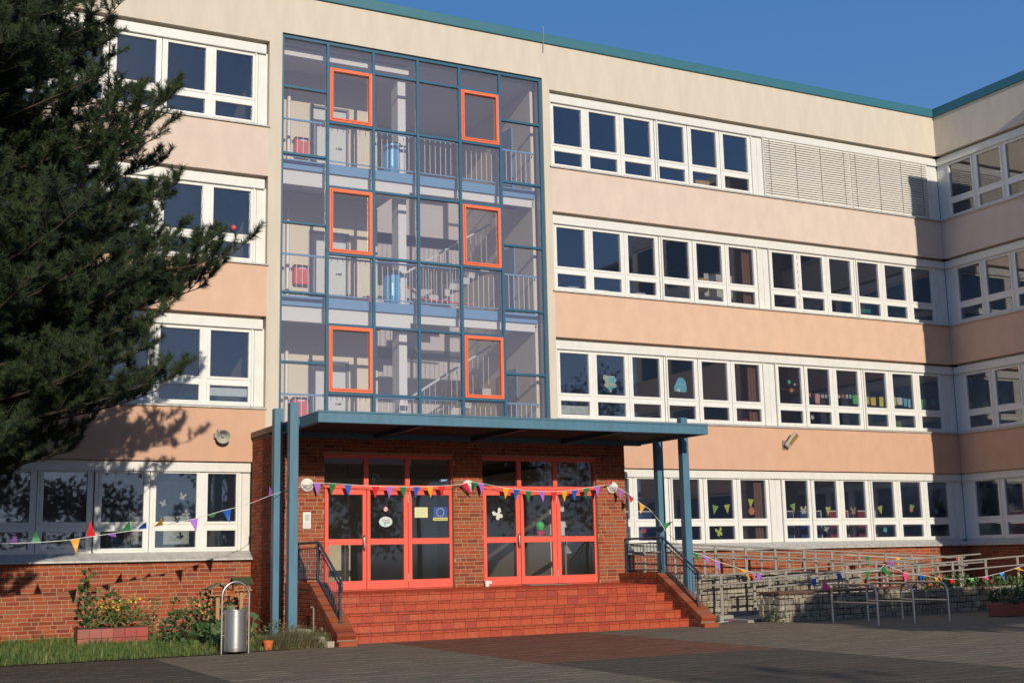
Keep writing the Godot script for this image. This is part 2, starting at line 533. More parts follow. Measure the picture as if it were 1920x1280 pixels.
# ------------------------------------------------------------------ the main building
func build_school() -> Node3D:
	var b := thing("school_building", "long four storey school front with salmon wall bands, white windows and glazed stairwell", "building")
	var zf := -0.15
	var left_end := -5.0
	# parapet and coping
	var pg := Geo.new()
	pg.box(Vector3(left_end, head_y(3), -0.36), Vector3(7.865, 14.02, 0))
	pg.box(Vector3(7.865, 13.11, -0.36), Vector3(14.465, 14.02, 0))
	pg.box(Vector3(14.465, head_y(3), -0.36), Vector3(XC, 14.02, 0))
	part(b, "parapet", pg, M.cream)
	var cg := Geo.new()
	cg.cbox(Vector3(left_end, 14.022, -0.45), Vector3(XC + 0.30, 14.275, 0.05), 0.01)
	part(b, "coping", cg, M.teal)
	slab(b, "roof", Vector3(left_end, 13.6, -9.6), Vector3(XC + 9, 13.75, -0.37), M.roofing)
	# spandrels, one paint tone for each storey
	for k in 3:
		var m: Material = [M.band1, M.band2, M.band3][k]
		var x1 := 7.575
		slab(b, "spandrel", Vector3(left_end, head_y(k), -0.36), Vector3(7.317 if k == 0 else x1, sill_y(k + 1) - 0.03, 0), m)
		if k == 0:
			slab(b, "spandrel", Vector3(7.317, 3.9, -0.36), Vector3(x1, sill_y(1) - 0.03, -0.001), m)
		slab(b, "spandrel", Vector3(14.665, head_y(k), -0.36), Vector3(XC, sill_y(k + 1) - 0.03, 0), m)
	# piers beside the glazed stairwell
	slab(b, "pier", Vector3(7.575, 3.9, -0.40), Vector3(7.865, head_y(3), -0.0005), M.cream)
	slab(b, "pier", Vector3(14.465, 3.4, -0.40), Vector3(14.665, head_y(3), -0.0005), M.cream)
	# window bands
	var left_starts := [6.43, 5.39, 4.335, 3.245, 2.19, 1.145, 0.09, -0.965, -2.02]
	var right_a := [14.84, 15.87, 16.905, 17.955, 19.0, 20.04]
	var right_b := [21.475, 22.455, 23.465, 24.485, 25.495, 26.505]
	for k in 4:
		var s := sill_y(k)
		var h := head_y(k)
		var up := 0.105 if k == 0 else 0.0        # ground floor windows sit higher on a deeper sill
		var bt := h - (0.212 if k == 0 else 0.275)
		var tp := h - (0.012 if k == 0 else 0.06)
		# cassettes of the outside blinds
		slab(b, "blind_box", Vector3(left_end, bt, -0.34), Vector3(7.31 if k == 0 else 7.53, tp, -0.085), M.alu_white, 0.008)
		slab(b, "blind_box", Vector3(14.70, bt, -0.34), Vector3(XC + 0.09, tp, -0.085), M.alu_white, 0.008)
		slab(b, "shadow_gap", Vector3(left_end, tp, -0.34), Vector3(7.31 if k == 0 else 7.53, h, -0.2), M.sill)
		slab(b, "shadow_gap", Vector3(14.70, tp, -0.34), Vector3(XC + 0.22, h, -0.2), M.sill)
		# sills of folded metal
		for e in [[left_end, 7.335 if k == 0 else 7.60], [14.62, XC - 0.001]]:
			var sg := Geo.new()
			var front := 0.045 if k > 0 else 0.13
			sg.quad(Vector3(e[0], s - 0.012, front), Vector3(e[1], s - 0.012, front), Vector3(e[1], s + up + 0.035, -0.16), Vector3(e[0], s + up + 0.035, -0.16))
			sg.box(Vector3(e[0], s - (0.045 if k > 0 else 0.05), front - 0.012), Vector3(e[1], s - 0.013, front))
			sg.box(Vector3(e[0], s - 0.03, -0.30), Vector3(e[1], s - 0.014, front - 0.013))
			sg.box(Vector3(e[0], s - 0.013, -0.30), Vector3(e[1], s + up + 0.034, -0.161))
			part(b, "sill", sg, M.sill)
		# windows
		for i in left_starts.size():
			var x: float = left_starts[i]
			var gw := 0.81
			if k == 0 and i == 0:
				gw = 0.59
			casement(b, Transform3D(Basis(), Vector3(x - 0.118, s + up, zf)), gw + 0.236, 0.118, gw)
		slab(b, "window_panel", Vector3(6.43 + (0.59 if k == 0 else 0.81) + 0.125, s + up + 0.03, zf - 0.08), Vector3(7.317 if k == 0 else 7.575, bt + 0.025, zf - 0.004), M.alu_white, 0.004)
		for x in right_a:
			casement(b, Transform3D(Basis(), Vector3(x - 0.112, s + up, zf)), 1.03, 0.112, 0.80)
		for x in right_b:
			casement(b, Transform3D(Basis(), Vector3(x - 0.125, s + up, zf)), 1.005, 0.125, 0.755)
		for e in [[14.6651, 14.722], [20.97, 21.165], [21.169, 21.344], [27.392, 27.56], [27.564, XC + 0.15]]:
			slab(b, "window_panel", Vector3(e[0], s + up + 0.03, zf - 0.08), Vector3(e[1], bt + 0.025, zf - 0.006), M.alu_white, 0.004)
		# guide rails of the blinds
		for x in [7.30 if k > 0 else 7.06, 4.205, 1.015, 14.735, 17.90, 20.955, 21.36, 24.42, 27.38]:
			slab(b, "guide_rail", Vector3(x - 0.012, s + up + 0.04, zf + 0.0), Vector3(x + 0.012, bt + 0.005, zf + 0.045), M.alu_white)
	# closed outside blinds on the top storey
	for e in [[21.37, 24.40], [24.44, 27.365]]:
		var bl := pivot(b, "blind")
		var sm := Geo.new()
		var w: float = e[1] - e[0]
		sm.box(Vector3(0, -0.001, -0.037), Vector3(w, 0.001, 0.037), Transform3D(Basis(Vector3.RIGHT, deg_to_rad(58)), Vector3.ZERO))
		var slat_mesh := sm.done()
		var s3 := sill_y(3)
		for i in 24:
			mi(bl, "slat", slat_mesh, M.slat, Vector3(e[0], s3 + 0.095 + i * 0.067, -0.10))
		for f in [0.06, 0.36, 0.65, 0.93]:
			slab(bl, "cord", Vector3(e[0] + w * f - 0.004, s3 + 0.06, -0.080), Vector3(e[0] + w * f + 0.004, s3 + 1.66, -0.076), M.seal)
		slab(bl, "bottom_rail", Vector3(e[0], s3 + 0.045, -0.13), Vector3(e[1], s3 + 0.065, -0.08), M.slat)
	# brick plinth under the ground floor windows
	var plinth := slab(b, "brick_wall", Vector3(left_end, -0.3, -0.36), Vector3(7.317, SILL0 - 0.052, 0.0), M.mortar)
	lay_bricks(plinth, Vector3(left_end, -0.02, 0.0), Vector3.RIGHT, Vector3.BACK, 7.317 - left_end, 1.545, [], 300, 71, null, func(u: float, v: float) -> bool: return u > 7.35 and (u > 8.4 or v > 0.6))
	var plinth2 := slab(b, "brick_wall", Vector3(15.47, -0.3, -0.36), Vector3(XC, SILL0 - 0.052, 0.0), M.mortar)
	lay_bricks(plinth2, Vector3(15.47, -0.02, 0.0), Vector3.RIGHT, Vector3.BACK, XC - 15.47, 1.545, [], 0, 73)
	# inside: slabs, ceilings, partitions
	for k in 4:
		var s := sill_y(k)
		var fy := s - 0.82
		var cy := head_y(k) + 0.02
		for e in [[left_end, 7.60], [14.62, XC + 8]]:
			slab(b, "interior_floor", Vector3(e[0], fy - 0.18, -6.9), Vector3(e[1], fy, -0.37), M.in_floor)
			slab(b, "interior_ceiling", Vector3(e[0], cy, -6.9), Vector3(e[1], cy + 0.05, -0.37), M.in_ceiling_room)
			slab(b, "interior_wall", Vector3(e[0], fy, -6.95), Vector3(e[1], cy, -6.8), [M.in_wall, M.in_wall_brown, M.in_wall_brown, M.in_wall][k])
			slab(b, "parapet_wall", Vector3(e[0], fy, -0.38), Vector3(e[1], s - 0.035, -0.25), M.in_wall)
		for x in [21.17, 7.45, 1.0, 14.6]:
			slab(b, "interior_wall", Vector3(x - 0.06, fy, -6.8), Vector3(x + 0.06, cy, -0.3), M.in_wall_brown if x == 21.17 else M.in_wall)
	slab(b, "end_wall", Vector3(left_end - 0.3, -0.3, -9.6), Vector3(left_end, 14.02, 0), M.cream)
	return b

func build_stairwell() -> void:
	var b := thing("glazed_stairwell", "tall blue steel glazed stairwell with six orange framed opening windows", "stairwell")
	# curtain wall of blue steel, in the wall plane
	var cw := b
	var xs := [7.895, 8.955, 10.055, 11.155, 12.235, 13.315, 14.425]
	var top := 13.10
	var bot := 3.95
	var zc := -0.11
	slab(cw, "head_rail", Vector3(7.865, 13.03, zc - 0.05), Vector3(14.465, 13.108, zc + 0.05), M.steel_blue, 0.004)
	for i in 7:
		slab(cw, "mullion", Vector3(xs[i] - 0.034, bot, zc - 0.06), Vector3(xs[i] + 0.034, 13.03, zc + 0.055), M.steel_blue, 0.005)
	var outer := [11.896, 10.35, 8.785, 7.224, 5.69]
	var inner := [12.53, 11.20, 9.70, 8.165, 6.57, 5.05]
	for i in 6:
		var lv: Array = outer if i == 0 or i == 5 else inner
		var x0: float = xs[i] + 0.034
		var x1: float = xs[i + 1] - 0.034
		for y in lv:
			slab(cw, "transom", Vector3(x0, y - 0.028, zc - 0.05), Vector3(x1, y + 0.028, zc + 0.05), M.steel_blue, 0.005)
		var edges: Array = [13.03] + lv + [bot]
		for j in edges.size() - 1:
			var y1: float = edges[j] - (0.028 if j > 0 else 0.0)
			var y0: float = edges[j + 1] + (0.028 if j < edges.size() - 2 else 0.0)
			var opens: bool = (i == 1 or i == 4) and (j == 1 or j == 3 or j == 5)
			if opens:
				var g := Geo.new()
				ring(g, x0 + 0.004, x1 - 0.004, y0 + 0.004, y1 - 0.004, 0.045, zc - 0.02, zc + 0.062)
				ring(g, x0 + 0.052, x1 - 0.052, y0 + 0.052, y1 - 0.052, 0.034, zc - 0.02, zc + 0.078)
				var w := part(cw, "opening_window", g, M.orange)
				w.set_meta("label", "orange framed opening window of the stairwell")
				mi(w, "pane", pane_mesh(x1 - x0 - 0.172, y1 - y0 - 0.172), M.stair_glass, Vector3(x0 + 0.086, y0 + 0.086, zc))
			else:
				mi(cw, "pane", pane_mesh(x1 - x0 - 0.004, y1 - y0 - 0.004), M.stair_glass, Vector3(x0 + 0.002, y0 + 0.002, zc))
	# landings behind the glass
	for k in range(1, 4):
		var fy := sill_y(k) - 0.62
		var cy := head_y(k) - 0.02
		var st := b
		slab(st, "edge_beam", Vector3(7.66, fy - 0.16, -0.46), Vector3(14.40, fy + 0.06, -0.40), M.slab_blue)
		slab(st, "floor", Vector3(7.66, fy - 0.15, -1.98), Vector3(11.1, fy, -0.47), M.in_floor)
		slab(st, "floor", Vector3(11.1, fy - 0.15, -1.5), Vector3(14.40, fy, -0.47), M.in_floor)
		slab(st, "beam", Vector3(7.66, fy - 0.50, -0.62), Vector3(11.1, fy - 0.165, -0.47), M.in_ceiling)
		slab(st, "beam", Vector3(11.1, fy - 0.36, -0.56), Vector3(14.40, fy - 0.165, -0.47), M.in_ceiling)
		if k == 3:
			slab(st, "ceiling", Vector3(7.66, cy + 0.20, -7.5), Vector3(14.40, cy + 0.30, -0.37), M.in_ceiling)
		else:
			slab(st, "ceiling", Vector3(7.66, fy + PITCH - 0.20, -7.3), Vector3(11.1, fy + PITCH - 0.152, -0.63), M.in_ceiling)
		if k == 3:
			slab(st, "beam", Vector3(7.66, 12.80, -0.62), Vector3(11.1, 12.97, -0.47), M.in_ceiling)
		# back wall of the left bays with a door
		slab(st, "wall", Vector3(7.66, fy, -2.12), Vector3(9.16, fy + 2.9, -2.0), M.in_wall)
		slab(st, "wall", Vector3(9.16, fy + 2.02, -2.12), Vector3(10.16, fy + 2.9, -2.0), M.in_wall)
		slab(st, "wall", Vector3(10.16, fy, -2.12), Vector3(10.62, fy + 2.9, -2.0), M.in_wall)
		var dr := slab(st, "door", Vector3(9.22, fy + 0.01, -2.10), Vector3(10.10, fy + 1.98, -2.05), M.door_white)
		var dfr := Geo.new()
		dfr.box(Vector3(9.16, fy, -2.13), Vector3(9.22, fy + 2.02, -1.97))
		dfr.box(Vector3(10.10, fy, -2.13), Vector3(10.16, fy + 2.02, -1.97))
		dfr.box(Vector3(9.22, fy + 1.98, -2.13), Vector3(10.10, fy + 2.02, -1.97))
		part(dr, "door_frame", dfr, flat(0.16, 0.17, 0.20))
		var hd := Geo.new()
		hd.tube([Vector3(9.98, fy + 1.02, -2.05), Vector3(9.98, fy + 1.02, -2.0), Vector3(9.84, fy + 1.02, -2.0)], 0.011, 6)
		part(dr, "door_handle", hd, M.dark)
		# passage wall and free column
		slab(st, "wall", Vector3(10.62, fy, -7.3), Vector3(10.70, fy + 2.9, -2.0), M.in_wall)
		slab(st, "column", Vector3(10.93, fy, -1.15), Vector3(11.13, fy + 2.93, -0.75), M.in_ceiling)
		slab(st, "wall", Vector3(11.05, fy, -4.9), Vector3(11.13, fy + 2.9, -2.6), M.in_wall)
		# right bays: stair flight, back wall, side wall with blue door
		slab(st, "wall", Vector3(11.13, fy - 0.5, -4.75), Vector3(14.40, fy + 2.9, -4.65), flat(0.40, 0.36, 0.36))
		slab(st, "wall", Vector3(14.36, fy - 0.2, -4.6), Vector3(14.44, fy + 2.9, -0.47), M.in_wall)
		slab(st, "side_door", Vector3(14.31, fy, -2.3), Vector3(14.355, fy + 2.0, -1.4), M.door_blue)
		if k < 3:
			var fl := Geo.new()
			for i in 9:
				fl.box(Vector3(11.4 + i * 0.27, fy + i * 0.17, -3.0), Vector3(11.4 + (i + 1) * 0.27 + 0.02, fy + (i + 1) * 0.17, -1.9))
			part(st, "stair_flight", fl, flat(0.42, 0.40, 0.40))
			var fr := Geo.new()
			for i in 17:
				var x := 11.45 + i * 0.145
				fr.tube([Vector3(x, fy + (x - 11.4) * 0.63 + 0.12, -1.85), Vector3(x, fy + (x - 11.4) * 0.63 + 1.0, -1.85)], 0.009, 5)
			fr.beam(Vector3(11.4, fy + 1.05, -1.85), Vector3(13.85, fy + 2.6, -1.85), 0.04, 0.05)
			part(st, "stair_rail", fr, flat(0.45, 0.46, 0.47))
			var hr := Geo.new()
			hr.tube([Vector3(11.35, fy + 0.75, -1.4), Vector3(11.9, fy + 0.45, -1.5), Vector3(13.2, fy + 0.42, -1.5)], 0.025, 6)
			part(st, "hand_rail", hr, M.red)
		# railing right behind the glass
		var rl := pivot(b, "landing_railing")
		var bars := Geo.new()
		bars.box(Vector3(7.70, fy + 0.95, -0.37), Vector3(14.38, fy + 0.99, -0.33))
		bars.box(Vector3(7.70, fy + 0.10, -0.36), Vector3(14.38, fy + 0.125, -0.34))
		part(rl, "rail", bars, M.slab_blue)
		var bm := Geo.new()
		bm.tube([Vector3(0, 0.10, 0), Vector3(0, 0.96, 0)], 0.0075, 5)
		var bmesh := bm.done()
		var x := 7.80
		while x < 14.35:
			mi(rl, "baluster", bmesh, M.alu_white, Vector3(x, fy, -0.35))
			x += 0.135
		# white pipe and ceiling lamp
		var pp := Geo.new()
		pp.tube([Vector3(8.62, fy, -1.9), Vector3(8.62, fy + 2.45, -1.9)], 0.045, 8)
		part(st, "drain_pipe", pp, M.alu_white)
		slab(st, "ceiling_lamp", Vector3(8.7, fy + 2.78 + (0.15 if k == 3 else 0.0), -1.32), Vector3(9.95, fy + 2.86 + (0.15 if k == 3 else 0.0), -1.18), M.in_ceiling, 0.02)
	# dark shell behind the stairwell: rear wall with windows at the end of the passage
	for k in range(0, 4):
		var fy := sill_y(k) - 0.72
		var g := Geo.new()
		g.box(Vector3(7.2, fy - 0.2, -7.5), Vector3(10.62, fy + PITCH - 0.2, -7.3))
		g.box(Vector3(11.3, fy - 0.2, -7.5), Vector3(14.9, fy + PITCH - 0.2, -7.3))
		g.box(Vector3(10.62, fy - 0.2, -7.5), Vector3(11.3, fy + (0.5 if k > 0 else 2.8), -7.3))
		g.box(Vector3(10.62, fy + 2.6, -7.5), Vector3(11.3, fy + PITCH - 0.2, -7.3))
		part(b, "rear_wall", g, M.in_wall)
	slab(b, "hall_ceiling", Vector3(7.6, 3.90, -7.3), Vector3(14.5, 3.96, -0.45), M.in_ceiling)
	slab(b, "hall_floor", Vector3(7.6, 0.70, -7.3), Vector3(15.4, 0.86, 1.3), M.in_floor)

func build_wing() -> void:
	var w := thing("school_wing", "side wing of the school on the right, half in shade, with a teal roof edge", "building")
	var zt := 6.8
	var bas := Basis(Vector3.BACK, UP, Vector3.LEFT)
	slab(w, "parapet", Vector3(XC, head_y(3), 0.001), Vector3(XC + 0.36, 14.02, zt), M.cream)
	slab(w, "coping", Vector3(XC - 0.05, 14.0225, 0.052), Vector3(XC + 0.45, 14.276, zt), M.teal, 0.01)
	for k in 3:
		slab(w, "spandrel", Vector3(XC, head_y(k), 0.001), Vector3(XC + 0.36, sill_y(k + 1) - 0.03, zt), [M.band1, M.band2, M.band3][k])
	for k in 4:
		var s := sill_y(k)
		var h := head_y(k)
		var up := 0.105 if k == 0 else 0.0
		var bt := h - (0.212 if k == 0 else 0.275)
		var tp := h - (0.012 if k == 0 else 0.06)
		slab(w, "blind_box", Vector3(XC + 0.085, bt, -0.083), Vector3(XC + 0.34, tp, zt), M.alu_white, 0.008)
		slab(w, "shadow_gap", Vector3(XC + 0.2, tp, 0.0), Vector3(XC + 0.34, h, zt), M.sill)
		var front := -0.045 if k > 0 else -0.13
		var sg := Geo.new()
		sg.quad(Vector3(XC + front, s - 0.012, -front), Vector3(XC + front, s - 0.012, zt), Vector3(XC + 0.16, s + up + 0.035, zt), Vector3(XC + 0.16, s + up + 0.035, -0.16))
		sg.box(Vector3(XC + front, s - 0.05, -front), Vector3(XC + front + 0.012, s - 0.013, zt))
		sg.box(Vector3(XC + front + 0.013, s - 0.03, -front), Vector3(XC + 0.30, s - 0.014, zt))
		part(w, "sill", sg, M.sill)
		slab(w, "window_panel", Vector3(XC + 0.155, s + up + 0.03, -0.15), Vector3(XC + 0.24, bt + 0.025, 0.205), M.alu_white, 0.004)
		for i in 6:
			casement(w, Transform3D(bas, Vector3(XC + 0.15, s + up, 0.21 + i * 1.032)), 1.03, 0.112, 0.80)
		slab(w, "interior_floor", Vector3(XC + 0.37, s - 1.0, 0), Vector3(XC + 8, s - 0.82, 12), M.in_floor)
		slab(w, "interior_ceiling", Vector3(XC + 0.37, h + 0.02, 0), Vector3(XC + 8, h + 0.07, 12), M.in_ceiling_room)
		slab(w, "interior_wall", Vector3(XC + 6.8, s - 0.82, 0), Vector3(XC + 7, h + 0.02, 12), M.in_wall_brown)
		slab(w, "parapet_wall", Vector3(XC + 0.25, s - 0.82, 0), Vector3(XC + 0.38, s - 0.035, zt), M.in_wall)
	var pl := slab(w, "brick_wall", Vector3(XC, -0.3, 0.001), Vector3(XC + 0.36, SILL0 - 0.052, zt), M.mortar)
	lay_bricks(pl, Vector3(XC, -0.02, 0.012), Vector3.BACK, Vector3.LEFT, zt, 1.545, [], 0, 77)
	slab(w, "roof", Vector3(XC + 0.46, 13.6, -9.6), Vector3(XC + 9, 13.75, 20), M.roofing)
	slab(w, "rear_wall", Vector3(XC + 8, -0.3, -9.6), Vector3(XC + 8.3, 14.02, 20), M.cream)
	# the stair tower that steps out of the wing, beyond the frame; it throws the shade into the corner
	slab(w, "stair_tower", Vector3(25.68, -0.3, zt + 0.001), Vector3(XC + 8, 14.02, 13), flat(0.30, 0.17, 0.12))
	for k in 4:
		slab(w, "tower_band", Vector3(25.66, head_y(k) - 0.1, zt - 0.02), Vector3(25.679, sill_y(k + 1) if k < 3 else 13.2, 13.0), [M.band1, M.band2, M.band3, M.band3][k])
		for i in 3:
			slab(w, "tower_window", Vector3(25.655, sill_y(k), zt + 0.5 + i * 1.9), Vector3(25.6795, head_y(k) - 0.2, zt + 2.0 + i * 1.9), flat(0.02, 0.025, 0.035, 0.08))
	slab(w, "tower_coping", Vector3(25.63, 14.0225, zt - 0.05), Vector3(XC + 8.05, 14.276, 13.05), M.teal, 0.01)

# ------------------------------------------------------------------ entrance
const ZF := 1.58                # front of the porch wall

func build_porch() -> void:
	var p := thing("entrance_porch", "red brick entrance porch with two glazed door openings under the blue canopy", "porch")
	var d1 := Rect2(8.337 - 7.317, 0.86, 11.189 - 8.337, 2.74)
	var d2 := Rect2(11.87 - 7.317, 0.86, 14.714 - 11.87, 2.74)
	var fw := Geo.new()
	for e in [[7.317, 8.337], [11.189, 11.87], [14.714, 15.46]]:
		fw.box(Vector3(e[0], -0.3, 1.25), Vector3(e[1], 3.60, ZF))
	fw.box(Vector3(7.317, 3.60, 1.25), Vector3(15.46, 3.97, ZF))
	var wall := part(p, "front_wall", fw, M.mortar)
	var holes := [d1, d2, Rect2(0.24, -0.1, 7.66, 0.93)]
	lay_bricks(wall, Vector3(7.317, 0, ZF), Vector3.RIGHT, Vector3.BACK, 15.46 - 7.317, 3.95, holes, 300, 83, null, func(_u: float, v: float) -> bool: return v < 3.2 and v > 0.86)
	var sw := slab(p, "side_wall", Vector3(7.3171, -0.3, 0.0), Vector3(7.60, 4.02, 1.249), M.mortar_dark)
	lay_bricks(sw, Vector3(7.317, 0, 0.0), Vector3.BACK, Vector3.LEFT, ZF, 4.0, [], 300, 85, null, func(u: float, _v: float) -> bool: return u > 0.15)
	var se := slab(p, "side_wall", Vector3(15.18, -0.3, 0.0), Vector3(15.4599, 3.97, 1.249), M.mortar_dark)
	lay_bricks(se, Vector3(15.46, 0, ZF), Vector3.FORWARD, Vector3.RIGHT, ZF, 3.95, [], 0, 87)
	slab(p, "roof", Vector3(7.62, 3.975, -0.05), Vector3(15.17, 4.11, ZF), M.roofing)
	slab(p, "roof_edge", Vector3(7.27, 4.015, 0.002), Vector3(7.61, 4.135, ZF + 0.02), M.brown_metal, 0.006)
	slab(p, "roof_edge", Vector3(15.17, 3.975, 0.002), Vector3(15.50, 4.10, ZF + 0.02), M.brown_metal, 0.006)
	door_set(8.337, 11.189, [[8.455, 9.18], [9.35, 10.08], [10.27, 11.118]], [8.37, 9.268, 10.18, 11.175], 9.20, "left glazed coral red entrance door with oval sticker and notices")
	door_set(11.87, 14.714, [[11.985, 12.69], [12.885, 13.584], [13.804, 14.654]], [11.90, 12.80, 13.70, 14.70], 12.74, "right glazed coral red entrance door with a white paper butterfly")

func door_set(x0: float, x1: float, glass: Array, cuts: Array, hx: float, label: String) -> void:
	var d := thing("entrance_door", label, "door", Vector3(0, 0, 1.5), 0.0, "coral red entrance doors")
	var f := Geo.new()
	# outer frame and transom bar
	f.cbox(Vector3(x0 + 0.002, 0.875, -0.08), Vector3(cuts[0], 3.598, -0.001), 0.004)
	f.cbox(Vector3(cuts[3], 0.875, -0.08), Vector3(x1 - 0.002, 3.598, -0.001), 0.004)
	f.cbox(Vector3(cuts[0], 3.525, -0.08), Vector3(cuts[3], 3.598, -0.001), 0.004)
	f.cbox(Vector3(cuts[0], 2.905, -0.08), Vector3(cuts[3], 2.975, -0.001), 0.004)
	f.box(Vector3(x0 + 0.01, 0.84, -0.09), Vector3(x1 - 0.01, 0.876, 0.01))
	for x in [cuts[1], cuts[2]]:
		f.cbox(Vector3(x - 0.05, 2.975, -0.08), Vector3(x + 0.05, 3.525, -0.001), 0.004)
	part(d, "frame", f, M.coral)
	for i in 3:
		var a: float = (cuts[i] + 0.05) if i > 0 else cuts[i]
		var c: float = (cuts[i + 1] - 0.05) if i < 2 else cuts[i + 1]
		mi(d, "transom_pane", pane_mesh(c - a - 0.002, 0.546), M.door_glass, Vector3(a + 0.001, 2.977, -0.04))
	for i in 3:
		var g := Geo.new()
		var l: float = cuts[i] + 0.006
		var r: float = cuts[i + 1] - 0.006
		var ga: float = glass[i][0]
		var gb: float = glass[i][1]
		var z := 0.022 if i < 2 else 0.012
		g.cbox(Vector3(l, 0.885, -0.04), Vector3(ga, 2.898, z), 0.005)
		g.cbox(Vector3(gb, 0.885, -0.04), Vector3(r, 2.898, z), 0.005)
		for y in [[0.885, 1.057], [1.772, 1.892], [2.778, 2.898]]:
			g.box(Vector3(ga, y[0], -0.04), Vector3(gb, y[1], z - 0.0015))
		var leaf := part(d, "door_leaf", g, M.coral)
		for y in [[1.057, 1.772], [1.892, 2.778]]:
			mi(leaf, "pane", pane_mesh(gb - ga - 0.003, y[1] - y[0] - 0.003), M.door_glass, Vector3(ga + 0.0015, y[0] + 0.0015, -0.005))
		if i == 0:
			var h := Geo.new()
			h.tube([Vector3(hx, 1.95, 0.02), Vector3(hx, 1.955, 0.085), Vector3(hx - 0.02, 1.90, 0.10), Vector3(hx - 0.02, 1.72, 0.10), Vector3(hx, 1.675, 0.085), Vector3(hx, 1.67, 0.02)], 0.016, 8)
			part(leaf, "pull_handle", h, M.steel)
			var lk := Geo.new()
			lk.lathe([Vector2(0.018, 0), Vector2(0.018, 0.012), Vector2(0.0, 0.012)], 10, Transform3D(Basis(Vector3.RIGHT, PI / 2), Vector3(hx + 0.055, 1.77, 0.021)))
			part(leaf, "lock", lk, M.steel)
		if i == 1:
			for y in [1.10, 2.70]:
				var hg := Geo.new()
				hg.tube([Vector3(r + 0.004, y - 0.08, 0.03), Vector3(r + 0.004, y + 0.08, 0.03)], 0.011, 6)
				part(leaf, "hinge", hg, M.steel)

func build_canopy() -> void:
	var c := thing("entrance_canopy", "flat blue steel canopy over the brick entrance, carried by four blue posts", "canopy")
	var x0 := 7.33
	var x1 := 15.94
	var z1 := 4.16
	var fa := Geo.new()
	fa.cbox(Vector3(x0, 3.93, z1 - 0.09), Vector3(x1, 4.14, z1), 0.008)
	fa.cbox(Vector3(x0, 3.93, ZF + 0.03), Vector3(x0 + 0.09, 4.139, z1 - 0.09), 0.006)
	fa.cbox(Vector3(x1 - 0.09, 3.93, ZF + 0.03), Vector3(x1, 4.139, z1 - 0.09), 0.006)
	fa.box(Vector3(x0 + 0.09, 3.90, ZF + 0.03), Vector3(x1 - 0.09, 4.10, ZF + 0.13))
	fa.quad(Vector3(x0 - 0.005, 4.141, z1 + 0.02), Vector3(x1 + 0.005, 4.141, z1 + 0.02), Vector3(x1 + 0.005, 4.165, z1 - 0.12), Vector3(x0 - 0.005, 4.165, z1 - 0.12))
	fa.box(Vector3(x0 - 0.005, 4.115, z1 + 0.006), Vector3(x1 + 0.005, 4.14, z1 + 0.020))
	part(c, "fascia", fa, M.fascia_blue)
	slab(c, "roof", Vector3(x0 + 0.02, 4.10, ZF + 0.14), Vector3(x1 - 0.02, 4.128, z1 - 0.10), M.roofing)
	# ribbed soffit
	var so := Geo.new()
	so.box(Vector3(x0 + 0.09, 4.03, ZF + 0.14), Vector3(x1 - 0.09, 4.05, z1 - 0.092))
	var z := ZF + 0.2
	while z < z1 - 0.2:
		so.box(Vector3(x0 + 0.09, 3.995, z), Vector3(x1 - 0.09, 4.03, z + 0.07))
		z += 0.15
	part(c, "soffit", so, M.soffit)
	for x in [9.4, 11.6, 13.8]:
		slab(c, "cross_beam", Vector3(x - 0.05, 3.91, ZF + 0.131), Vector3(x + 0.05, 3.994, z1 - 0.095), M.rail_blue)
	for p in [[7.215, 2.07], [7.215, 3.06], [16.055, 2.07], [16.055, 3.06]]:
		var g := Geo.new()
		g.cbox(Vector3(p[0] - 0.085, -0.1, p[1] - 0.085), Vector3(p[0] + 0.085, 4.40, p[1] + 0.085), 0.008)
		var post := part(c, "post", g, M.fascia_blue)
		slab(post, "fixing_plate", Vector3(minf(p[0], 11) - 0.0 + (0.086 if p[0] < 11 else 0), 3.98, p[1] - 0.05) if p[0] < 11 else Vector3(15.941, 3.98, p[1] - 0.05), Vector3(7.329, 4.10, p[1] + 0.05) if p[0] < 11 else Vector3(15.969, 4.10, p[1] + 0.05), M.steel_blue)

func cheek_top(z: float) -> float:
	if z < 3.12:
		return 1.065
	if z < 4.56:
		return 1.065 - (z - 3.12) * 0.578
	return 0.233 - 0.233 * pow((z - 4.56) / 0.2, 2.0)

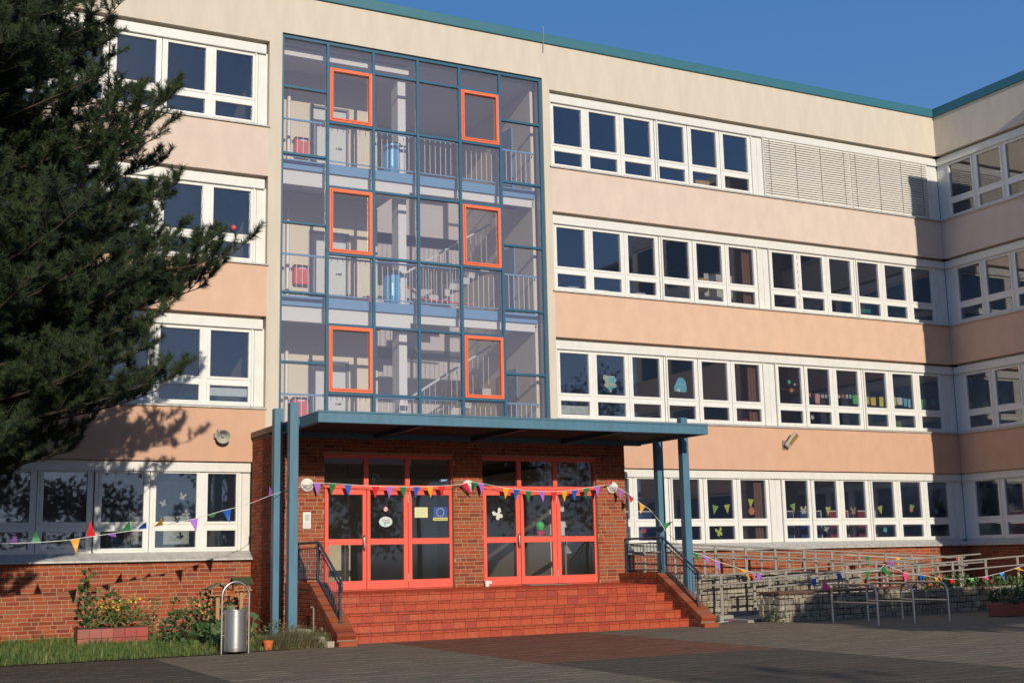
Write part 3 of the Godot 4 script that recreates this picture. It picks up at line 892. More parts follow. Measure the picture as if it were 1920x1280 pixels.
func build_steps() -> void:
	var s := thing("entrance_steps", "broad flight of red tiled entrance steps between two sloping brick cheek walls", "steps")
	var xa := 7.87
	var xb := 15.23
	var w := (xb - xa) / 31.0
	# core
	var core := Geo.new()
	core.box(Vector3(xa, -0.2, 1.585), Vector3(xb, 0.785, 3.028))
	for i in range(1, 5):
		core.box(Vector3(xa, -0.2, 3.028 + (i - 1) * 0.285), Vector3(xb, 0.785 - 0.166 * i, 3.028 + i * 0.285))
	part(s, "core", core, M.tile_joint)
	var rt := {}
	for i in 5:
		var top := 0.83 - 0.166 * i
		var zr := 3.028 + 0.285 * i
		var shift := rng.randf() * w
		for j in range(-1, 32):
			var a := maxf(xa, xa + j * w + shift)
			var b := minf(xb, xa + (j + 1) * w + shift)
			if b - a < 0.03:
				continue
			var t = rng.randi() % M.tiles.size()
			if rng.randf() < 0.4:
				t = 1
			var g := Geo.new()
			g.cbox(Vector3(a + 0.003, top - 0.166 + (0.0 if i == 4 else 0.004), zr - 0.01), Vector3(b - 0.003, top - 0.048, zr + 0.012 + rng.randf() * 0.002), 0.003)
			part(s, "riser_tile", g, M.tiles[t])
			var g2 := Geo.new()
			var depth := 0.27
			g2.cbox(Vector3(a + 0.003, top - 0.043, zr - depth), Vector3(b - 0.003, top - rng.randf() * 0.002, zr + 0.027), 0.006)
			part(s, "tread_tile", g2, M.tiles[rng.randi() % 3])
	# landing, falling a little to the front
	var ld := Geo.new()
	ld.tinted = true
	for r in 5:
		for j in 31:
			ld.tint = M.tile_tints[rng.randi() % 3]
			var z0 := 1.585 + r * 0.236
			var y := 0.865 - 0.035 * (z0 - 1.585) / 1.4
			ld.cbox(Vector3(xa + j * w + 0.003, y - 0.06, z0), Vector3(xa + (j + 1) * w - 0.003, y, z0 + 0.23), 0.003)
	var lm = M.brick_mass.duplicate()
	lm.roughness = 0.5
	var lo := part(s, "landing_tiles", ld, lm)
	lo.set_meta("kind", "stuff")
	# cheek walls
	for side in 2:
		var x0 := 7.55 if side == 0 else 15.23
		var x1 := 7.87 if side == 0 else 15.56
		var poly := PackedVector2Array()
		poly.append(Vector2(1.585, -0.2))
		poly.append(Vector2(4.60, -0.2))
		for z in [4.60, 4.56, 3.12, 1.585]:
			poly.append(Vector2(z, maxf(0.0, cheek_top(z)) - 0.03))
		var g := Geo.new()
		g.prism(poly, -x1, -x0, Transform3D(Basis(Vector3.BACK, UP, Vector3.LEFT), Vector3.ZERO))
		var ck := part(s, "cheek_wall", g, M.mortar_dark)
		var lim := func(v: float) -> Array:
			var top := 3.13
			if v > 0.945:
				return [0.0, -1.0]
			while top > 0 and cheek_top(1.6 + top) < v + 0.155:
				top -= 0.01
			return [0.0, top]
		lay_bricks(ck, Vector3(x0, 0, 1.6), Vector3.BACK, Vector3.LEFT, 3.1, 1.0, [], 150, 91 + side, lim)
		if side == 1:
			pass
		# rowlock cap following the slope
		var path := []
		var z := 1.60
		while z < 4.70:
			path.append(Vector2(z, cheek_top(z)))
			z += 0.01
		var dist := 0.0
		var last := 0
		for i in range(1, path.size()):
			dist += path[i].distance_to(path[i - 1])
			if dist >= 0.0772:
				var p0: Vector2 = path[last]
				var p1: Vector2 = path[i]
				var d := (p1 - p0).normalized()
				var nrm := Vector2(-d.y, d.x)
				var mid := (p0 + p1) * 0.5
				var bs := Basis(Vector3.RIGHT, Vector3(0, nrm.y, nrm.x), Vector3(0, d.y, d.x))
				var cm := Geo.new()
				cm.cbox(Vector3(-0.013, -0.115, -dist / 2 + 0.005), Vector3(x1 - x0 + 0.013, 0.006, dist / 2 - 0.005), 0.005, Transform3D(bs, Vector3(x0, mid.y, mid.x)))
				part(ck, "cap_brick", cm, M.bricks[rng.randi() % M.bricks.size()])
				last = i
				dist = 0.0
		var eb := Geo.new()
		eb.cbox(Vector3(x0 - 0.012, -0.1, 4.60), Vector3(x1 + 0.012, 0.085, 4.735), 0.02)
		part(ck, "cap_brick", eb, M.bricks[1])

func build_stair_railing(x: float, za: float, label: String) -> void:
	var r := thing("stair_railing", label, "railing", Vector3(x, 0, 0), 0.0, "railings of the entrance steps")
	var top := Geo.new()
	var zb := 3.10
	var pts := [Vector3(0, 1.70, za - 0.06), Vector3(0, 1.80, za - 0.04), Vector3(0, 1.81, za + 0.04), Vector3(0, 1.81, zb - 0.05), Vector3(0, 1.79, zb + 0.03)]
	pts += [Vector3(0, 1.10, 4.31), Vector3(0, 1.06, 4.36), Vector3(0, 0.99, 4.375), Vector3(0, 0.93, 4.34)]
	top.tube(pts, 0.024, 10)
	part(r, "handrail", top, M.rail_blue)
	for z in [za, zb - 0.03, 4.29]:
		var g := Geo.new()
		g.tube([Vector3(0, cheek_top(z) - 0.01, z), Vector3(0, (1.80 if z < 4 else 1.11), z)], 0.022, 10)
		g.lathe([Vector2(0.05, 0.0), Vector2(0.05, 0.012), Vector2(0.022, 0.014)], 12, Transform3D(Basis(), Vector3(0, cheek_top(z) + 0.004, z)))
		part(r, "post", g, M.rail_blue)
	# level infill panel and sloping infill panel
	var z0 := za + 0.06
	var z1 := zb - 0.10
	var f := Geo.new()
	f.tube([Vector3(0, 1.13, z0), Vector3(0, 1.70, z0), Vector3(0, 1.70, z1), Vector3(0, 1.13, z1), Vector3(0, 1.13, z0)], 0.014, 8)
	part(r, "panel_frame", f, M.rail_blue)
	var f2 := Geo.new()
	var sl := -0.578
	var a0 := zb + 0.06
	var a1 := 4.22
	var lo := func(z: float) -> float: return cheek_top(z) + 0.06
	var hi := func(z: float) -> float: return 1.70 + (z - zb) * sl
	f2.tube([Vector3(0, lo.call(a0), a0), Vector3(0, hi.call(a0), a0), Vector3(0, hi.call(a1), a1), Vector3(0, lo.call(a1), a1), Vector3(0, lo.call(a0), a0)], 0.014, 8)
	part(r, "panel_frame", f2, M.rail_blue)
	var n := 9
	for i in n:
		var z := lerpf(z0, z1, (i + 1.0) / (n + 1))
		var g := Geo.new()
		g.tube([Vector3(0, 1.13, z), Vector3(0, 1.70, z)], 0.007, 6)
		part(r, "bar", g, M.rail_blue)
	for i in n:
		var z := lerpf(a0, a1, (i + 1.0) / (n + 1))
		var g := Geo.new()
		g.tube([Vector3(0, lo.call(z), z), Vector3(0, hi.call(z), z)], 0.007, 6)
		part(r, "bar", g, M.rail_blue)

# ------------------------------------------------------------------ ground
func paver_tone(x: float, z: float) -> String:
	if x < 4.32:
		return "dark"
	if x < 8.6:
		return "grey"
	if x < 12.75:
		return "red" if z < 9.95 else "dark"
	return "grey"

func build_ground() -> void:
	var far := Geo.new()
	far.quad(Vector3(-150, -0.05, 150), Vector3(160, -0.05, 150), Vector3(160, -0.05, -120), Vector3(-150, -0.05, -120))
	structure("ground", far, M.yard)
	var yard := Node3D.new()
	yard.name = "paved_yard"
	yard.set_meta("kind", "structure")
	add_child(yard)
	var bed := Geo.new()
	bed.quad(Vector3(-6, -0.012, 24), Vector3(31, -0.012, 24), Vector3(31, -0.012, 4.0), Vector3(-6, -0.012, 4.0))
	part(yard, "joint_bed", bed, M.joint)
	var eye := Vector3(0, 1.45, 25.8)
	var fwd := Vector3(sin(0.4814), 0, -cos(0.4814))
	var cells := []
	var row := 0
	var z := 4.0
	while z < 19.0:
		var x := -5.0 + (0.25 if row % 2 else 0.0)
		while x < 30.0:
			var w := 0.5
			for cut in [4.32, 8.6, 12.75]:
				if x < cut - 0.02 and x + 0.5 > cut + 0.02:
					w = cut - x
				elif x < cut + 0.02 and x > cut - 0.02:
					x = cut
			var c := Vector3(x + w / 2, 0, z + 0.15)
			var d := c - eye
			var depth := d.dot(fwd)
			if depth > 3.0:
				var side := absf(d.cross(fwd).y) / depth
				var grass := c.x < 7.5 and c.z < (5.05 if c.x < 5.2 else 5.05 - (c.x - 5.2) * 0.22) - 0.12
				if not grass:
					cells.append([x, z, depth if side < 0.43 and c.z < 13.2 and w > 0.45 else 100.0 + depth, w])
			x += w
		z += 0.3
		row += 1
	cells.sort_custom(func(a, b): return a[2] < b[2])
	var meshes := []
	for i in 4:
		var g := Geo.new()
		var b := Basis(Vector3(rng.randf() - 0.5, 0, rng.randf() - 0.5).normalized(), 0.006)
		g.cbox(Vector3(-0.246, -0.05, -0.146), Vector3(0.246, 0.0, 0.146), 0.006, Transform3D(b, Vector3.ZERO))
		meshes.append(g.done())
	var rest := Geo.new()
	rest.tinted = true
	for i in cells.size():
		var c: Array = cells[i]
		var tone := paver_tone(c[0] + c[3] / 2, c[1] + 0.15)
		var at := Vector3(c[0] + c[3] / 2, rng.randf() * 0.003, c[1] + 0.15)
		var pick := rng.randi() % 3
		if i < 300:
			mi(yard, "paving_slab", meshes[rng.randi() % 4], M.pavers[tone][pick], at)
		else:
			var col: Color = M.pavers[tone][pick].albedo_color.srgb_to_linear()
			rest.tint = col
			rest.cbox(at + Vector3(-c[3] / 2 + 0.004, -0.05, -0.146), at + Vector3(c[3] / 2 - 0.004, 0, 0.146), 0.006)
	var o := part(yard, "paving_slabs", rest, M.paver_mass)
	o.set_meta("kind", "stuff")
	# planted strip in front of the left wall
	var soil := Geo.new()
	var n := 24
	for i in n:
		for j in 10:
			var p := []
			for q in [[0, 1], [1, 1], [1, 0], [0, 0]]:
				var x = -6.0 + (i + q[0]) * (13.6 / n)
				var zmax = 5.05 if x < 5.2 else 5.05 - (x - 5.2) * 0.22
				var zz: float = zmax * (j + q[1]) / 10.0
				p.append(Vector3(x, 0.012 + 0.04 * sin(x * 2.1) * sin(zz * 1.7) * (1.0 - (j + q[1]) / 10.0) + 0.03 * (1.0 - (j + q[1]) / 10.0), zz))
			soil.quad(p[0], p[1], p[2], p[3])
	structure("planting_strip", soil, M.soil)
	var bm := Geo.new()
	var rb := RandomNumberGenerator.new()
	rb.seed = 5
	for i in 9:
		var a := rb.randf() * TAU
		var lean := rb.randf_range(0.1, 0.55)
		var h := rb.randf_range(0.6, 1.1)
		var d := Vector3(cos(a), 0, sin(a))
		var sdir := Vector3(-sin(a), 0, cos(a)) * 0.035
		var b0 := d * 0.12
		var b1 := d * (0.12 + lean * 0.4) + UP * h * 0.6
		var b2 := d * (0.12 + lean) + UP * h
		bm.quad(b0 - sdir, b0 + sdir, b1 + sdir * 0.8, b1 - sdir * 0.8)
		bm.tri(b1 - sdir * 0.8, b1 + sdir * 0.8, b2)
	var places := []
	var cols := []
	for i in 11000:
		var x := rng.randf_range(-1.0, 7.4)
		var zmax := 5.07 if x < 5.2 else 5.02 - (x - 5.2) * 0.25
		var zz := rng.randf_range(0.05, zmax)
		var dens := 1.0 if x < 5.3 else 0.35
		if rng.randf() > dens:
			continue
		var s := rng.randf_range(0.04, 0.12) * (1.9 if rng.randf() < 0.06 else 1.0) * (1.5 if zz < 0.6 else 1.0) * (0.8 if zz > zmax - 0.25 else 1.0)
		places.append(Transform3D(Basis(UP, rng.randf() * TAU).scaled(Vector3(s, s, s)), Vector3(x, 0.01, zz)))
		var t := rng.randf()
		cols.append(Color(0.055, 0.11, 0.022).lerp(Color(0.17, 0.18, 0.045), t * t * (1.0 if x < 5.3 else 1.8)))
	scatter(self, "grass", bm.done(), M.leaf, places, cols).set_meta("kind", "stuff")

func scatter(parent: Node, called: String, mesh: Mesh, m: Material, places: Array, cols: Array) -> MultiMeshInstance3D:
	var mm := MultiMesh.new()
	mm.transform_format = MultiMesh.TRANSFORM_3D
	mm.use_colors = true
	mm.mesh = mesh
	mm.instance_count = places.size()
	for i in places.size():
		mm.set_instance_transform(i, places[i])
		mm.set_instance_color(i, cols[i])
	var o := MultiMeshInstance3D.new()
	o.name = called
	o.multimesh = mm
	o.material_override = m
	parent.add_child(o, true)
	o.set_meta("kind", "stuff")
	return o

# ------------------------------------------------------------------ ramp, gabions, railings
var stone_meshes := []

func make_stones() -> void:
	var r := RandomNumberGenerator.new()
	r.seed = 404
	for k in 10:
		var jit := []
		for i in 8:
			jit.append(Vector3(r.randf_range(-0.06, 0.05), r.randf_range(-0.08, 0.05), r.randf_range(-0.14, 0.08)))
		var g := Geo.new()
		g.jbox(Vector3(0.5, 0.5, 0.5), 0.07, jit)
		stone_meshes.append(g.done())

# stone basket; p is its lower left front corner, turn about y, stones laid in uneven courses on the front and on the left end
func gabion(label: String, p: Vector3, turn: float, length: float, h: float, depth: float, seed_: int) -> Node3D:
	var gnode := thing("gabion_wall", label, "gabion wall", p, turn, "stone filled gabions of the ramp")
	var r := RandomNumberGenerator.new()
	r.seed = seed_
	slab(gnode, "core", Vector3(0.13, 0, -depth), Vector3(length, h - 0.08, -0.13), flat(0.09, 0.08, 0.07))
	var y := 0.0
	var count := 0
	while y < h - 0.03:
		var ch := minf(r.randf_range(0.09, 0.15), h - y)
		if h - y - ch < 0.06:
			ch = h - y
		var x := -r.randf() * 0.05
		while x < length:
			var w := r.randf_range(0.10, 0.26)
			var hh := ch * r.randf_range(0.82, 0.97)
			if count < 300:
				mi(gnode, "stone", stone_meshes[r.randi() % 10], M.stones[r.randi() % 5], Vector3(x + w / 2, y + hh / 2, -0.09 + r.randf_range(-0.018, 0.012)), Basis(Vector3(0, 0, 1), r.randf_range(-0.06, 0.06)).scaled_local(Vector3(w - 0.012, hh, 0.18)))
				count += 1
			x += w
		var z := -0.2
		while z > -depth + 0.05:
			var w := r.randf_range(0.10, 0.2)
			if count < 300:
				mi(gnode, "stone", stone_meshes[r.randi() % 10], M.stones[r.randi() % 5], Vector3(0.07, y + ch / 2, z - w / 2), Basis().scaled_local(Vector3(0.16, ch * 0.93, w - 0.012)))
				count += 1
			z -= w
		y += ch
	var wg := Geo.new()
	var xx := 0.0
	while xx <= length + 0.001:
		wg.box(Vector3(xx - 0.002, 0, 0.012), Vector3(xx + 0.002, h, 0.016))
		xx += 0.1
	var yy := 0.05
	while yy < h:
		wg.box(Vector3(0, yy - 0.002, 0.008), Vector3(length, yy + 0.002, 0.012))
		yy += 0.1
	part(gnode, "wire_mesh", wg, M.wire)
	return gnode

# flat steel posts with a top rail and a round rail below; y values at both ends
func ramp_railing(label: String, z: float, x0: float, x1: float, top0: float, top1: float, foot0: float, foot1: float, step: float, first: float, facing := 1.0) -> void:
	var r := thing("ramp_railing", label, "railing", Vector3(0, 0, z), 0.0, "galvanised railings of the ramp")
	var yt := func(x: float) -> float: return lerpf(top0, top1, (x - x0) / (x1 - x0))
	var yf := func(x: float) -> float: return lerpf(foot0, foot1, (x - x0) / (x1 - x0))
	var g := Geo.new()
	g.tube([Vector3(x0, top0, 0), Vector3(x1, top1, 0)], 0.021, 8)
	part(r, "top_rail", g, M.galva)
	var g2 := Geo.new()
	g2.tube([Vector3(x0 + 0.02, top0 - 0.20, 0.07 * facing), Vector3(x1, top1 - 0.20, 0.07 * facing)], 0.019, 8)
	part(r, "lower_rail", g2, M.galva)
	var x := first
	while x < x1:
		var p := Geo.new()
		p.cbox(Vector3(x - 0.035, yf.call(x), -0.012), Vector3(x + 0.035, yt.call(x) - 0.005, 0.012), 0.003)
		var post := part(r, "post", p, M.galva)
		var br := Geo.new()
		br.tube([Vector3(x, yt.call(x) - 0.26, 0.01 * facing), Vector3(x, yt.call(x) - 0.26, 0.06 * facing), Vector3(x, yt.call(x) - 0.215, 0.07 * facing)], 0.007, 6)
		part(post, "bracket", br, M.galva)
		x += step

func build_ramp() -> void:
	var rp := thing("access_ramp", "concrete wheelchair ramp folding back along the ground floor wall", "ramp")
	var up := PackedVector2Array([Vector2(15.58, -0.1), Vector2(25.6, -0.1), Vector2(25.6, 0.42), Vector2(15.58, 0.84)])
	var g := Geo.new()
	g.prism(up, 0.45, 1.85)
	part(rp, "upper_run", g, M.concrete)
	slab(rp, "turning_platform", Vector3(25.601, -0.1, 0.45), Vector3(27.0, 0.42, 3.55), M.concrete)
	var lo := PackedVector2Array([Vector2(17.2, -0.1), Vector2(25.6, -0.1), Vector2(25.6, 0.42), Vector2(17.2, 0.02)])
	var g2 := Geo.new()
	g2.prism(lo, 2.24, 3.55)
	part(rp, "lower_run", g2, M.concrete)
	slab(rp, "kerb_beam", Vector3(17.55, -0.05, 2.36), Vector3(18.9, 0.16, 2.44), M.galva)
	make_stones()
	gabion("tall sunlit gabion behind the start of the ramp, beside the steps", Vector3(15.70, 0, 2.2), 0.0, 5.9, 1.0, 0.34, 11)
	var front := gabion("low gabion with a brown bench top behind the hoop stands", Vector3(17.37, 0, 4.48), 0.075, 7.6, 0.56, 0.6, 13)
	var bench := Geo.new()
	for i in 4:
		bench.cbox(Vector3(-0.05, 0.575, -0.60 + i * 0.155), Vector3(4.2, 0.625, -0.46 + i * 0.155), 0.006)
	part(front, "bench_top", bench, M.wood_dark)
	ramp_railing("upper front ramp railing standing on the tall gabion", 2.02, 15.75, 25.4, 1.72, 1.22, 0.98, 0.5, 0.86, 16.7)
	ramp_railing("upper rear ramp railing close to the brick wall", 0.6, 15.75, 25.4, 1.70, 1.20, 0.84, 0.42, 0.86, 16.55)
	ramp_railing("lower rear ramp railing starting at a concrete footing", 2.55, 16.95, 25.4, 0.955, 1.30, 0.05, 0.40, 0.92, 17.28)
	ramp_railing("lower front ramp railing behind the bench top", 3.62, 17.55, 26.6, 0.90, 1.27, 0.10, 0.42, 1.10, 17.78)
	var ft := Geo.new()
	ft.cbox(Vector3(17.10, -0.05, 2.46), Vector3(17.48, 0.10, 2.70), 0.015)
	one("concrete_footing", ft, M.concrete, "small concrete footing under the first post of the ramp railing", "footing")

func build_racks() -> void:
	var names := ["leftmost of the three steel hoop stands beside the gabion bench", "middle one of the three steel hoop stands", "rightmost of the three steel hoop stands"]
	for i in 3:
		var h := thing("bicycle_stand", names[i], "bicycle stand", Vector3(17.90 + 0.95 * i, 0, 5.45), 0.0, "steel hoop stands")
		var pts := [Vector3(0, -0.05, 0), Vector3(0, 0.58, 0)]
		for k in 7:
			var a := PI / 2 * (k + 1) / 8.0
			pts.append(Vector3(0, 0.58 + 0.2 * sin(a), 0.2 - 0.2 * cos(a)))
		pts.append(Vector3(0, 0.78, 0.2)); pts.append(Vector3(0, 0.78, 1.10))
		for k in 7:
			var a := PI / 2 * (k + 1) / 8.0
			pts.append(Vector3(0, 0.58 + 0.2 * cos(a), 1.10 + 0.2 * sin(a)))
		pts.append(Vector3(0, 0.58, 1.3)); pts.append(Vector3(0, -0.05, 1.3))
		var g := Geo.new()
		g.tube(pts, 0.024, 10)
		part(h, "hoop", g, M.steel)
		var b := Geo.new()
		b.tube([Vector3(0, 0.42, 0.0), Vector3(0, 0.42, 1.3)], 0.019, 8)
		part(h, "cross_bar", b, M.steel)

# ------------------------------------------------------------------ small things
func build_bin() -> void:
	var b := thing("litter_bin", "stainless steel litter bin hanging in a round topped hoop", "litter bin", Vector3(5.66, 0, 4.97))
	var pts := [Vector3(-0.225, -0.02, 0), Vector3(-0.225, 0.92, 0)]
	for k in 13:
		var a := PI * (k + 1) / 14.0
		pts.append(Vector3(-0.225 * cos(a), 0.92 + 0.235 * sin(a), 0))
	pts.append(Vector3(0.225, 0.92, 0)); pts.append(Vector3(0.225, -0.02, 0))
	var g := Geo.new()
	g.tube(pts, 0.017, 10)
	part(b, "hoop", g, M.steel)
	var c := Geo.new()
	c.lathe([Vector2(0.0, 0.045), Vector2(0.185, 0.045), Vector2(0.188, 0.10), Vector2(0.188, 0.685), Vector2(0.194, 0.69), Vector2(0.194, 0.70), Vector2(0.18, 0.70), Vector2(0.18, 0.10), Vector2(0.0, 0.10)], 40)
	part(b, "drum", c, M.steel)
	var s := Geo.new()
	s.lathe([Vector2(0.191, 0.60), Vector2(0.1915, 0.602), Vector2(0.1915, 0.612), Vector2(0.189, 0.614)], 40)
	s.lathe([Vector2(0.189, 0.155), Vector2(0.1905, 0.157), Vector2(0.1905, 0.165), Vector2(0.189, 0.167)], 40)
	part(b, "seam", s, M.steel)
	for y in [0.30, 0.66]:
		for x in [-1, 1]:
			var p := Geo.new()
			p.tube([Vector3(x * 0.185, y, 0), Vector3(x * 0.225, y, 0)], 0.009, 6)
			part(b, "pin", p, M.steel)

func build_wall_fittings() -> void:
	# horn loudspeaker
	var sp := thing("horn_loudspeaker", "grey horn loudspeaker on the salmon wall left of the porch", "loudspeaker", Vector3(6.62, 4.03, 0))
	var t := Transform3D(Basis(Vector3.RIGHT, PI / 2 + 0.35) , Vector3(0.05, 0.03, 0.12))
	t = Transform3D(Basis(UP, -0.15), Vector3.ZERO) * t
	var h := Geo.new()
	h.lathe([Vector2(0.05, -0.08), Vector2(0.055, 0.02), Vector2(0.08, 0.07), Vector2(0.13, 0.12), Vector2(0.145, 0.125), Vector2(0.14, 0.118), Vector2(0.075, 0.06), Vector2(0.03, 0.0)], 24, t)
	part(sp, "horn", h, flat(0.38, 0.37, 0.31))
	var c := Geo.new()
	c.lathe([Vector2(0.03, 0.0), Vector2(0.03, 0.085), Vector2(0.0, 0.09)], 14, t)
	part(sp, "centre_cone", c, flat(0.30, 0.30, 0.29))
	var d := Geo.new()
	d.lathe([Vector2(0.0, -0.20), Vector2(0.055, -0.195), Vector2(0.058, -0.08), Vector2(0.05, -0.075)], 18, Transform3D(Basis(UP, -0.15) * Basis(Vector3.RIGHT, 0.2), Vector3(-0.02, 0.22, 0.07)))
	part(sp, "driver_housing", d, flat(0.36, 0.34, 0.28))
	var br := Geo.new()
	br.box(Vector3(-0.13, -0.03, 0.0), Vector3(-0.09, 0.07, 0.10))
	br.tube([Vector3(-0.11, 0.02, 0.09), Vector3(-0.03, 0.0, 0.12)], 0.015, 6)
	part(sp, "bracket", br, flat(0.30, 0.29, 0.26))
	# flood light
	var fl := thing("flood_light", "grey flood lamp with amber glass tilted up on the salmon wall", "lamp", Vector3(21.43, 4.20, 0), 0.0)
	slab(fl, "wall_plate", Vector3(-0.09, -0.13, 0.0), Vector3(0.09, 0.11, 0.03), flat(0.25, 0.19, 0.15))
	var tl := Transform3D(Basis(UP, 0.25) * Basis(Vector3.RIGHT, deg_to_rad(28)) * Basis(Vector3.BACK, deg_to_rad(-28)), Vector3(0.10, 0.10, 0.16))
	var bd := Geo.new()
	bd.cbox(Vector3(-0.10, -0.22, -0.05), Vector3(0.10, 0.24, 0.035), 0.02, tl)
	part(fl, "lamp_body", bd, flat(0.42, 0.36, 0.31))
	var gl := Geo.new()
	gl.cbox(Vector3(-0.08, -0.10, 0.0355), Vector3(0.08, 0.22, 0.044), 0.004, tl)
	part(fl, "lamp_glass", gl, flat(0.36, 0.23, 0.06, 0.15))
	var ar := Geo.new()
	ar.tube([Vector3(-0.02, -0.06, 0.02), Vector3(0.03, -0.08, 0.12)], 0.02, 6)
	part(fl, "arm", ar, flat(0.25, 0.19, 0.15))
	# round bulkhead lamps of the porch
	var nm := ["round white bulkhead lamp left of the left door", "round white bulkhead lamp on the middle brick pillar", "round white bulkhead lamp on the right brick pillar"]
	var px := [7.972, 11.515, 15.09]
	for i in 3:
		var l := thing("bulkhead_lamp", nm[i], "wall lamp", Vector3(px[i], 2.96, ZF + 0.008), 0.0, "bulkhead lamps of the porch")
		var tt := Transform3D(Basis(Vector3.RIGHT, PI / 2), Vector3.ZERO)
		var b := Geo.new()
		b.lathe([Vector2(0.135, 0.0), Vector2(0.135, 0.03), Vector2(0.125, 0.05), Vector2(0.105, 0.055), Vector2(0.105, 0.045)], 28, tt)
		part(l, "housing", b, M.white)
		var gg := Geo.new()
		gg.lathe([Vector2(0.108, 0.03), Vector2(0.10, 0.055), Vector2(0.07, 0.075), Vector2(0.0, 0.085)], 28, tt)
		part(l, "lamp_glass", gg, flat(0.42, 0.42, 0.40, 0.2))
		var hood := Geo.new()
		var poly := PackedVector2Array()
		for k in 17:
			var a := PI * k / 16.0
			poly.append(Vector2(cos(a), sin(a)) * 0.115)
		hood.prism(poly, 0.056, 0.09)
		part(l, "hood", hood, M.white)
	# intercom
	var ic := thing("intercom", "white door intercom panel beside the left entrance door", "intercom", Vector3(7.973, 2.10, ZF + 0.008))
	slab(ic, "plate", Vector3(-0.083, 0, 0), Vector3(0.083, 0.325, 0.03), M.white, 0.006)
	slab(ic, "speaker_grille", Vector3(-0.045, 0.15, 0.031), Vector3(0.045, 0.285, 0.034), flat(0.45, 0.46, 0.45))
	for k in 3:
		slab(ic, "button", Vector3(-0.05, 0.03 + k * 0.036, 0.031), Vector3(0.05, 0.055 + k * 0.036, 0.036), flat(0.6, 0.6, 0.58), 0.003)
	# lightning rod at the roof edge
	var lr := Geo.new()
	lr.tube([Vector3(14.5, 13.76, 0.03), Vector3(14.5, 14.0, 0.065), Vector3(14.5, 14.45, 0.065)], 0.008, 6)
	one("lightning_rod", lr, M.galva, "thin lightning rod at the roof edge above the stairwell", "lightning rod")
	# paper cup
	var cup := Geo.new()
	cup.lathe([Vector2(0.0, 0), Vector2(0.045, 0), Vector2(0.058, 0.12), Vector2(0.052, 0.12), Vector2(0.04, 0.01), Vector2(0.0, 0.01)], 16)
	cup.box(Vector3(0.04, 0.06, -0.02), Vector3(0.10, 0.11, 0.02))
	var co := one("door_stop", cup, M.white, "small white door stop on the landing by the right door", "door stop")
	co.position = Vector3(11.90, 0.867, 1.66)
	var mt := Geo.new()
	mt.cbox(Vector3(12.75, 0.866, 1.62), Vector3(13.75, 0.88, 2.0), 0.004)
	one("door_mat", mt, flat(0.30, 0.24, 0.20, 0.9), "flat grey door mat in front of the right entrance door", "door mat")

# ------------------------------------------------------------------ bunting
const FLAG := {"purple": Color(0.36, 0.13, 0.55), "green": Color(0.015, 0.17, 0.05), "blue": Color(0.015, 0.10, 0.45), "red": Color(0.60, 0.02, 0.025), "yellow": Color(0.72, 0.33, 0.015), "pink": Color(0.75, 0.06, 0.20), "lime": Color(0.12, 0.55, 0.10), "sky": Color(0.06, 0.33, 0.65), "white": Color(0.7, 0.7, 0.7)}

func flag_mat(c: String) -> StandardMaterial3D:
	var k := "flag " + c
	if not M.has(k):
		var f: Color = FLAG[c]
		M[k] = mat(lin(f.r, f.g, f.b), 0.28)
		M[k].backlight_enabled = true
		M[k].backlight = Color(0.35, 0.35, 0.35)
	return M[k]

# a pennant hanging from p; d along the string, drop is where its tip points, bend bows it
func pennant(parent: Node3D, p: Vector3, d: Vector3, drop: Vector3, c: String, w := 0.155, l := 0.235, bend := 0.02) -> void:
	var g := Geo.new()
	var n := d.cross(drop).normalized()
	var rows := 5
	var pts := []
	for side in [1.0, -1.0]:
		var q := []
		for i in rows + 1:
			var f := float(i) / rows
			var hw := w / 2 * (1.0 - f) + 0.002
			var ctr = p + drop * l * f + n * (bend * sin(f * 2.6) + side * 0.0012)
			q.append([ctr - d * hw, ctr + d * hw])
		pts.append(q)
	for i in rows:
		g.quad(pts[0][i][0], pts[0][i + 1][0], pts[0][i + 1][1], pts[0][i][1])
		g.quad(pts[1][i][1], pts[1][i + 1][1], pts[1][i + 1][0], pts[1][i][0])
	part(parent, "pennant", g, flag_mat(c))

func along(pts: Array, x: float) -> Array:   # point and direction on a string of points at that x
	for i in pts.size() - 1:
		if x <= pts[i + 1].x or i == pts.size() - 2:
			var f := clampf((x - pts[i].x) / maxf(pts[i + 1].x - pts[i].x, 1e-4), 0, 1)
			return [pts[i].lerp(pts[i + 1], f), (pts[i + 1] - pts[i]).normalized()]
	return []

func bunting(label: String, pts: Array, flags: Array) -> void:
	var b := thing("bunting", label, "bunting", Vector3.ZERO, 0.0, "pennant strings")
	var g := Geo.new()
	g.tube(pts, 0.006, 5)
	part(b, "string", g, flat(0.7, 0.7, 0.68))
	for f in flags:
		var a := along(pts, f[0])
		var drop: Vector3 = f[2] if f.size() > 2 else Vector3(rng.randf_range(-0.12, 0.12), -1, rng.randf_range(-0.05, 0.12))
		var l: float = f[3] if f.size() > 3 else 0.235
		pennant(b, a[0], a[1], drop.normalized(), f[1], 0.155, l, rng.randf_range(-0.03, 0.03))

